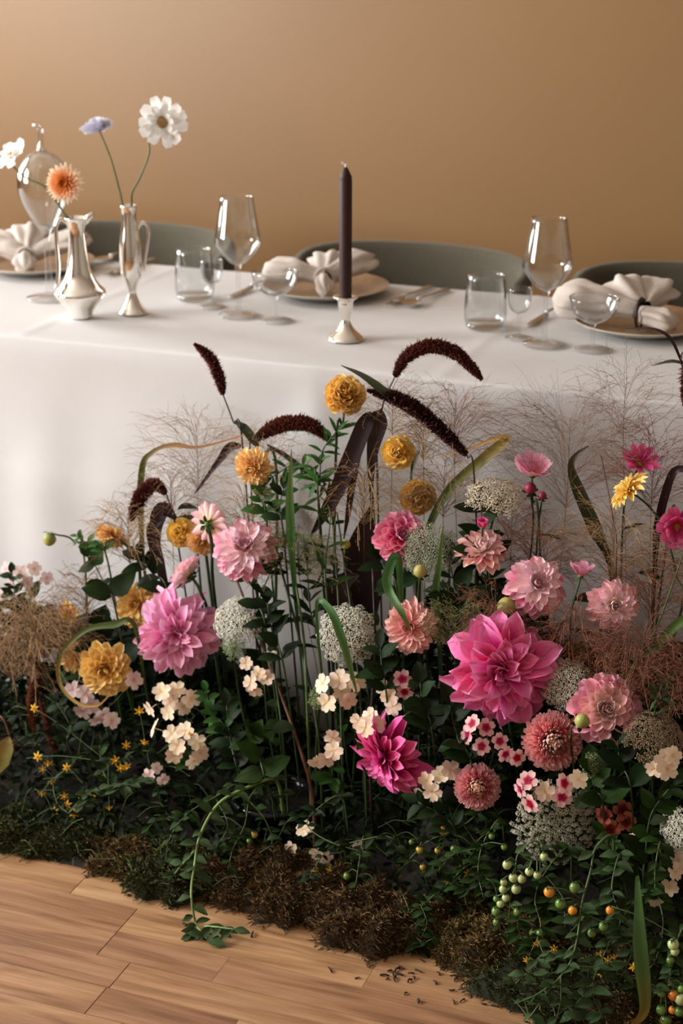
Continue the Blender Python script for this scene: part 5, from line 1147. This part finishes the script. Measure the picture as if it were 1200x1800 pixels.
# ------------------------------------------------------------------ leafy sprigs
sprig('leafy sprig with bright tips beside the cream phlox sprays', [(400, 1290), (372, 1255), (362, 1215)], 14, (.022, .042), 'leaf_bright')
sprig('broad-leaved sprig in the middle below the peach phlox', [(470, 1380), (455, 1330), (440, 1290), (478, 1280)], 10, (.040, .06), 'leaf_green', 'leaf_broad')
sprig('dark leafy sprig between the cream sprays and the stems', [(420, 1360), (405, 1300), (398, 1240)], 12, (.03, .05), 'leaf_dark')
sprig('big-leaved dahlia shoot under the nodding apricot dahlia', [(205, 1080), (185, 1030), (160, 980)], 6, (.04, .062), 'leaf_green', 'leaf_broad')
sprig('green leaf whorl next to the small yellow nodding bud', [(190, 990), (160, 960), (135, 944)], 12, (.018, .03), 'leaf_bright')
sprig('feathery marigold foliage beside the highest marigold', [(560, 900), (562, 850), (566, 795), (590, 760)], 26, (.03, .045), 'leaf_bright', 'leaf_narrow')
sprig('marigold leaf fan between the millet arch and the purple leaf', [(560, 880), (545, 835), (520, 815), (480, 838)], 22, (.03, .04), 'leaf_bright', 'leaf_narrow')
sprig('dewy dark leaves beside the upright grass blade', [(500, 960), (490, 900), (498, 860)], 6, (.035, .05), 'leaf_dark', 'leaf')
sprig('dewy leaves under the two-tone dahlia', [(470, 1120), (455, 1060), (478, 1000)], 8, (.034, .05), 'leaf_dark', 'leaf')
sprig('green leaves on the tall stem in the middle', [(575, 1060), (572, 990), (580, 900), (560, 870)], 12, (.035, .055), 'leaf_green', 'leaf_narrow')
sprig('dark leaves behind the apricot ball dahlia', [(470, 930), (462, 890), (460, 870)], 8, (.03, .045), 'leaf_bright')
sprig('dark shoot between the middle umbel and the salmon dahlia', [(680, 1230), (672, 1180), (668, 1140)], 12, (.035, .055), 'leaf_dark')
sprig('dark leaves behind the crimson-eyed phlox', [(760, 1290), (745, 1250), (738, 1200)], 12, (.035, .055), 'leaf_dark', 'leaf_broad')
sprig('green shoot between the cream-centred dahlia and the dark red phlox', [(1060, 1420), (1045, 1390), (1040, 1352)], 8, (.04, .06), 'leaf_green', 'leaf_broad')
sprig('green leafy shoot beside the withered phlox at the edge', [(1130, 1560), (1135, 1490), (1145, 1430), (1180, 1380)], 16, (.035, .06), 'leaf_green')
sprig('leafy shoot beneath the dark red phlox', [(1100, 1560), (1080, 1510), (1060, 1470)], 14, (.03, .05), 'leaf_green')
sprig('dark leaves between the larger aster and the tan umbel', [(1110, 1400), (1090, 1340), (1085, 1300)], 10, (.04, .06), 'leaf_dark')
sprig('dark leaves under the largest hot pink dahlia', [(830, 1350), (805, 1300), (790, 1240)], 12, (.04, .06), 'leaf_dark')
sprig('green leaves by the lilac-white phlox', [(120, 1310), (125, 1280), (100, 1235)], 12, (.025, .045), 'leaf_dark')
sprig('green shoot among the yellow star flowers', [(200, 1390), (180, 1350), (175, 1310)], 12, (.02, .035), 'leaf_green')
sprig('upright green shoot behind the pale lilac phlox at the far end', [(30, 1080), (25, 1040), (22, 1010)], 12, (.025, .04), 'leaf_green', dY=.05)
sprig('grey-green feathery shoot beside the peach phlox at the edge', [(1150, 1260), (1160, 1230), (1175, 1200)], 18, (.02, .035), 'leaf_grey', 'leaf_narrow')
sprig('dark leafy shoot beside the smaller aster', [(800, 1460), (770, 1430), (735, 1410)], 12, (.03, .05), 'leaf_dark')
sprig('dark leaves behind the cerise dahlia', [(700, 1060), (680, 1010), (668, 980)], 8, (.04, .06), 'leaf_dark', dY=.03)
sprig('dark leaves below the edge-on cream umbel', [(860, 1010), (850, 960), (845, 890)], 12, (.045, .07), 'leaf_dark', dY=.03)
sprig('dark leaves below the peach-pink dahlia', [(810, 1090), (800, 1040), (790, 985)], 10, (.045, .07), 'leaf_dark', dY=.02)
sprig('dark leaves behind the drooping millet', [(300, 1060), (270, 1010), (245, 985)], 10, (.045, .065), 'leaf_dark', dY=.03)
sprig('broad dark leaf behind the golden orange dahlia', [(215, 1180), (190, 1130), (165, 1105)], 8, (.05, .08), 'leaf_dark', 'leaf_broad', dY=.04)
sprig('dark leaves among the tall stems beside the white umbel', [(500, 1180), (478, 1110), (470, 1060)], 12, (.035, .055), 'leaf_dark')
sprig('dark narrow leaves behind the bright upright blade', [(560, 1140), (545, 1070), (540, 990)], 16, (.04, .06), 'leaf_dark', 'leaf_narrow', dY=.04)
sprig('dark leaves behind the middle umbel', [(650, 1240), (640, 1170), (650, 1110)], 12, (.04, .06), 'leaf_dark', dY=.05)
sprig('small dark leaves between the stems over the cloth gap', [(590, 1150), (600, 1060), (590, 1000)], 14, (.03, .05), 'leaf_dark', dY=.06)
# bare stems standing in the middle of the bank
for lab, x0, y0, x1, y1, r, m_ in (('reddish bare stem slanting below the two-tone dahlia', 545, 1380, 415, 1018, .003, 'stem_red'), ('straight green stem in front of the cloth gap', 560, 1300, 490, 985, .0028, 'stem_green'), ('tall green stem rising beside the cloth gap', 540, 1250, 516, 1000, .0026, 'stem_pale'),
                                 ('dark stem behind the white middle umbel', 640, 1330, 592, 900, .0022, 'stem_green'), ('thin dark stem rising in the middle of the bank', 600, 1290, 578, 840, .0024, 'stem_green'), ('dark stem under the purple leaves', 650, 1300, 655, 1000, .0026, 'stem_purple'),
                                 ('brown stem standing in front of the dark-seeded grass', 1082, 1020, 1056, 800, .0016, 'stem_red'), ('yellow straw stem leaning at the edge', 1090, 1240, 1205, 960, .0018, 'stem_pale'), ('green stem beside the peach phlox', 500, 1330, 455, 1060, .002, 'stem_green')):
    a_, b_ = pt(x0, y0, .03), pt(x1, y1, .01); g = V((a_.x, a_.y + .02, .01)); t = Thing('bare_stalk', lab, 'stalk', g, 'bare stalks')
    mb = MB(); tube(mb, catmull([g, a_, a_.lerp(b_, .5) + V((.006, 0, 0)), b_], 6), r, r * .7, 7); t.part('stem', mb, m_)

# ------------------------------------------------------------------ dark pot, moss, undergrowth
c = at(480, 1405, -.27); c.z = 0
t = Thing('flower_pot', 'glossy black plastic bowl half hidden in the foliage in the middle', 'pot', c)
mb = MB(); lathe(mb, [(0, .001), (.05, .0), (.056, .005), (.068, .075), (.073, .078), (.073, .086), (.067, .086), (.06, .07), (.05, .02)], c, 32); t.part('bowl', mb, 'plastic_dark')
mb = MB(); lathe(mb, [(0, .072), (.061, .070)], c, 24); t.part('potting_soil', mb, 'soil')
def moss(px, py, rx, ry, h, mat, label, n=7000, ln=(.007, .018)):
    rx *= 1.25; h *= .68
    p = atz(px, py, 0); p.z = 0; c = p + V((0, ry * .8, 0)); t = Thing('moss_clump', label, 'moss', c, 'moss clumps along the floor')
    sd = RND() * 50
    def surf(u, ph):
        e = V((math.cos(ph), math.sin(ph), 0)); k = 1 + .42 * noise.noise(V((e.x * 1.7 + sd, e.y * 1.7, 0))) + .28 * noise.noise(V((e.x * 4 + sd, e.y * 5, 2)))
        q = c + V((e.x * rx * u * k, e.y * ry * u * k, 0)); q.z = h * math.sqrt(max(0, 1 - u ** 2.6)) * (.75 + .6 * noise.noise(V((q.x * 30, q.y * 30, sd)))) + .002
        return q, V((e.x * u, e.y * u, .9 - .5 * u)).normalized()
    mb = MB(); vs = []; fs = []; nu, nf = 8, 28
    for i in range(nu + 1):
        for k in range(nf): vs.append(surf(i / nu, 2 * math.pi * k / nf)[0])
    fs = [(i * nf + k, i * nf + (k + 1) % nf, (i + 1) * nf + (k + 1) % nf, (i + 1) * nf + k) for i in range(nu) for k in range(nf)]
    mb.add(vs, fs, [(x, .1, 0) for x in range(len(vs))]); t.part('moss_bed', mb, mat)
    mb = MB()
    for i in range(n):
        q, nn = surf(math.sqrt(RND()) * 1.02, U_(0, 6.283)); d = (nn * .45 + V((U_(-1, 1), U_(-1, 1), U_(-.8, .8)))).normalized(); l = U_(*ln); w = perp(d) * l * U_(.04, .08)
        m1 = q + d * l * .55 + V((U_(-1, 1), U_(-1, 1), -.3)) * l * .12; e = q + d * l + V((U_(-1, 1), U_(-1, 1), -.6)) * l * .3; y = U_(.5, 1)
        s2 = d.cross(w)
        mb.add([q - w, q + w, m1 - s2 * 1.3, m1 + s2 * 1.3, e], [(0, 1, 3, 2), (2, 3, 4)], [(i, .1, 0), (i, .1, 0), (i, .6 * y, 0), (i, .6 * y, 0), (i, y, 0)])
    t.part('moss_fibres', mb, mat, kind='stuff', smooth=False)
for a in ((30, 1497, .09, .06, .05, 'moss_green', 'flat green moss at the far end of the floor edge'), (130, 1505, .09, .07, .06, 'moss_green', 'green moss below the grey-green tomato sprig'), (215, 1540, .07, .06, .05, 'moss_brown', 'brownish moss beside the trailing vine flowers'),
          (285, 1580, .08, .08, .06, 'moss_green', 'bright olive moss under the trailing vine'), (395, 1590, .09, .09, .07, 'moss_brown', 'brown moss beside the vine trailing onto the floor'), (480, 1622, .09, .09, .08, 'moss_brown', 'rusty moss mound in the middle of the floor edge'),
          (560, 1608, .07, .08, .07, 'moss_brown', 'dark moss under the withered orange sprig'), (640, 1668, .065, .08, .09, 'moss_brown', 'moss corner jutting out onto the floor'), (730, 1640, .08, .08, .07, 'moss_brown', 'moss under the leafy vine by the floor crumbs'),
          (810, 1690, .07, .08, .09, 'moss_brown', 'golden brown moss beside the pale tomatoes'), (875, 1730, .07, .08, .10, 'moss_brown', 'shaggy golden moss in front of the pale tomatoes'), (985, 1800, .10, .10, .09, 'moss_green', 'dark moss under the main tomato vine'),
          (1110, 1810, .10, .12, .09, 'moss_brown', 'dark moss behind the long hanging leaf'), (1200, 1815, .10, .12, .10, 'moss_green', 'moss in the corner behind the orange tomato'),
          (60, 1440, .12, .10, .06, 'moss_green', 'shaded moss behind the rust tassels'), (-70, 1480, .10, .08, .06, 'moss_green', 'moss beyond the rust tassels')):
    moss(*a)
# the mass of low leaves that fills the bank
mb = MB(); hills = []
def bank_top(x, y):
    base = .15 + .05 * noise.noise(V((x * 4, y * 4, 1))) + .04 * noise.noise(V((x * 11, y * 9, 5)))
    if x > .25: base += .09
    base -= .10 * math.exp(-((x - .06) / .09) ** 2)
    return base * min(1, max(0, y + .47) / .20) * (1 if x > -.75 else .8)
vs = []; nx, ny = 70, 16
for i in range(nx + 1):
    for j in range(ny + 1):
        x = -1.15 + 2.15 * i / nx; y = -.47 + .40 * j / ny; vs.append((x, y, max(.003, bank_top(x, y) * .62 - .01)))
soil_mb = MB(); soil_mb.add(vs, [(i * (ny + 1) + j, (i + 1) * (ny + 1) + j, (i + 1) * (ny + 1) + j + 1, i * (ny + 1) + j + 1) for i in range(nx) for j in range(ny)])
single('soil_bed', soil_mb, 'soil', 'dark peat bed under the flower bank', 'soil', kind='stuff')
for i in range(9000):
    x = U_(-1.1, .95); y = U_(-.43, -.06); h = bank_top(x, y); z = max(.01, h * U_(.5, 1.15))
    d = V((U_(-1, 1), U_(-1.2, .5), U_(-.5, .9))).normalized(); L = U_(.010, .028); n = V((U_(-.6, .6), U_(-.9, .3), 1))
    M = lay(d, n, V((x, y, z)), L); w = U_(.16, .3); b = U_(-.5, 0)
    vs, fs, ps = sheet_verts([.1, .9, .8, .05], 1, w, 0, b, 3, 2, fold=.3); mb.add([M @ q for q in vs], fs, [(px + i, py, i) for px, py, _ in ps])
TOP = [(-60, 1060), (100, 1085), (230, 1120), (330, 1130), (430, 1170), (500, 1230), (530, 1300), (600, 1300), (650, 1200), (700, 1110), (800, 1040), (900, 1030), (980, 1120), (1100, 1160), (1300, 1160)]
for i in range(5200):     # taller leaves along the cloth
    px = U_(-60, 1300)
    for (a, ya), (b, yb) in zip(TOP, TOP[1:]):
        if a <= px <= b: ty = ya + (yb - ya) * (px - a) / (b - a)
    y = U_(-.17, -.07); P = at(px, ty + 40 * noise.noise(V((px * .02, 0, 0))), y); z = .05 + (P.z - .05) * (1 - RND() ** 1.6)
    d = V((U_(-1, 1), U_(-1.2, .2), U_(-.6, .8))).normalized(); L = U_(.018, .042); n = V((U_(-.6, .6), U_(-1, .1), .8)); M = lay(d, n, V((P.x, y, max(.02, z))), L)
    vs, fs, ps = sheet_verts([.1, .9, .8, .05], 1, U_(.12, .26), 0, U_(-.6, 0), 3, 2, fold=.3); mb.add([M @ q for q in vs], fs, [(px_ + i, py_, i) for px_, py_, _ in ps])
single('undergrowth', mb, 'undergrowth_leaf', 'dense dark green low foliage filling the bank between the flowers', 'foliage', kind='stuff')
mb = MB()
for i in range(700):     # thin twining shoots through the low leaves
    x = U_(-1.0, .9); y = U_(-.48, -.08); z = max(.015, bank_top(x, y) * U_(.7, 1.1)); p = V((x, y, z)); d = V((U_(-1, 1), U_(-1, .3), U_(-.2, .8))).normalized() * U_(.02, .05)
    q = [p, p + d + V((0, 0, .006)), p + d * 1.8 + V((U_(-.01, .01), U_(-.01, .01), -.006))]; q = [V((a.x, a.y, max(.004, a.z))) for a in q]; tube(mb, catmull(q, 4), .0007, .0004, 4, cap=False)
single('undergrowth_shoots', mb, 'stem_pale', 'tangle of thin green shoots among the low leaves', 'foliage', kind='stuff')
# crumbs of bark and soil on the floor
chip = []
for k in range(4):
    mb = MB(); n = 6; L = U_(.006, .013); pts = catmull([V((-L / 2, 0, .0016)), V((0, U_(-.002, .002), .003)), V((L / 2, U_(-.002, .002), .0016))], 3); tube(mb, pts, U_(.0012, .0022), .0011, 5); chip.append(mb.mesh('bark_chip', 'bark'))
spots = [(690, 1712), (684, 1708), (698, 1706), (705, 1702), (694, 1722), (676, 1716), (680, 1722), (703, 1714), (722, 1712), (727, 1720), (735, 1708), (720, 1726), (770, 1712), (792, 1702), (801, 1718), (800, 1724), (797, 1762), (735, 1762), (713, 1748), (628, 1720), (524, 1626), (443, 1644), (325, 1625), (712, 1668), (718, 1674), (786, 1696), (782, 1704), (828, 1728), (836, 1752), (850, 1766), (870, 1770), (794, 1742), (764, 1728), (652, 1700), (580, 1706), (150, 1542), (162, 1540), (812, 1760), (742, 1690)]
for x, y in spots:
    p = atz(x, y, 0); o = bpy.data.objects.new('bark_chip', random.choice(chip)); COL.objects.link(o); s = U_(.6, 1.15); o.scale = (s, s, s); o.location = (p.x, p.y, 0); o.rotation_euler = (0, 0, U_(0, 6.28))
    setp(o, 'dark bark crumb scattered on the bare wooden floor by the moss', 'crumb', 'bark crumbs on the floor')
p = atz(872, 1732, 0)
mb = MB(); vs = []
for i in range(7):
    for j in range(5): vs.append(p + V((.022 * (i / 6 - .5), .016 * (j / 4 - .5), .004 + .006 * noise.noise(V((i * .9, j * .9, 4))) + .004)))
mb.add(vs, [(i * 5 + j, (i + 1) * 5 + j, (i + 1) * 5 + j + 1, i * 5 + j + 1) for i in range(6) for j in range(4)])
single('plastic_scrap', mb, 'clear_glass', 'crumpled scrap of clear film at the foot of the golden moss', 'film scrap')
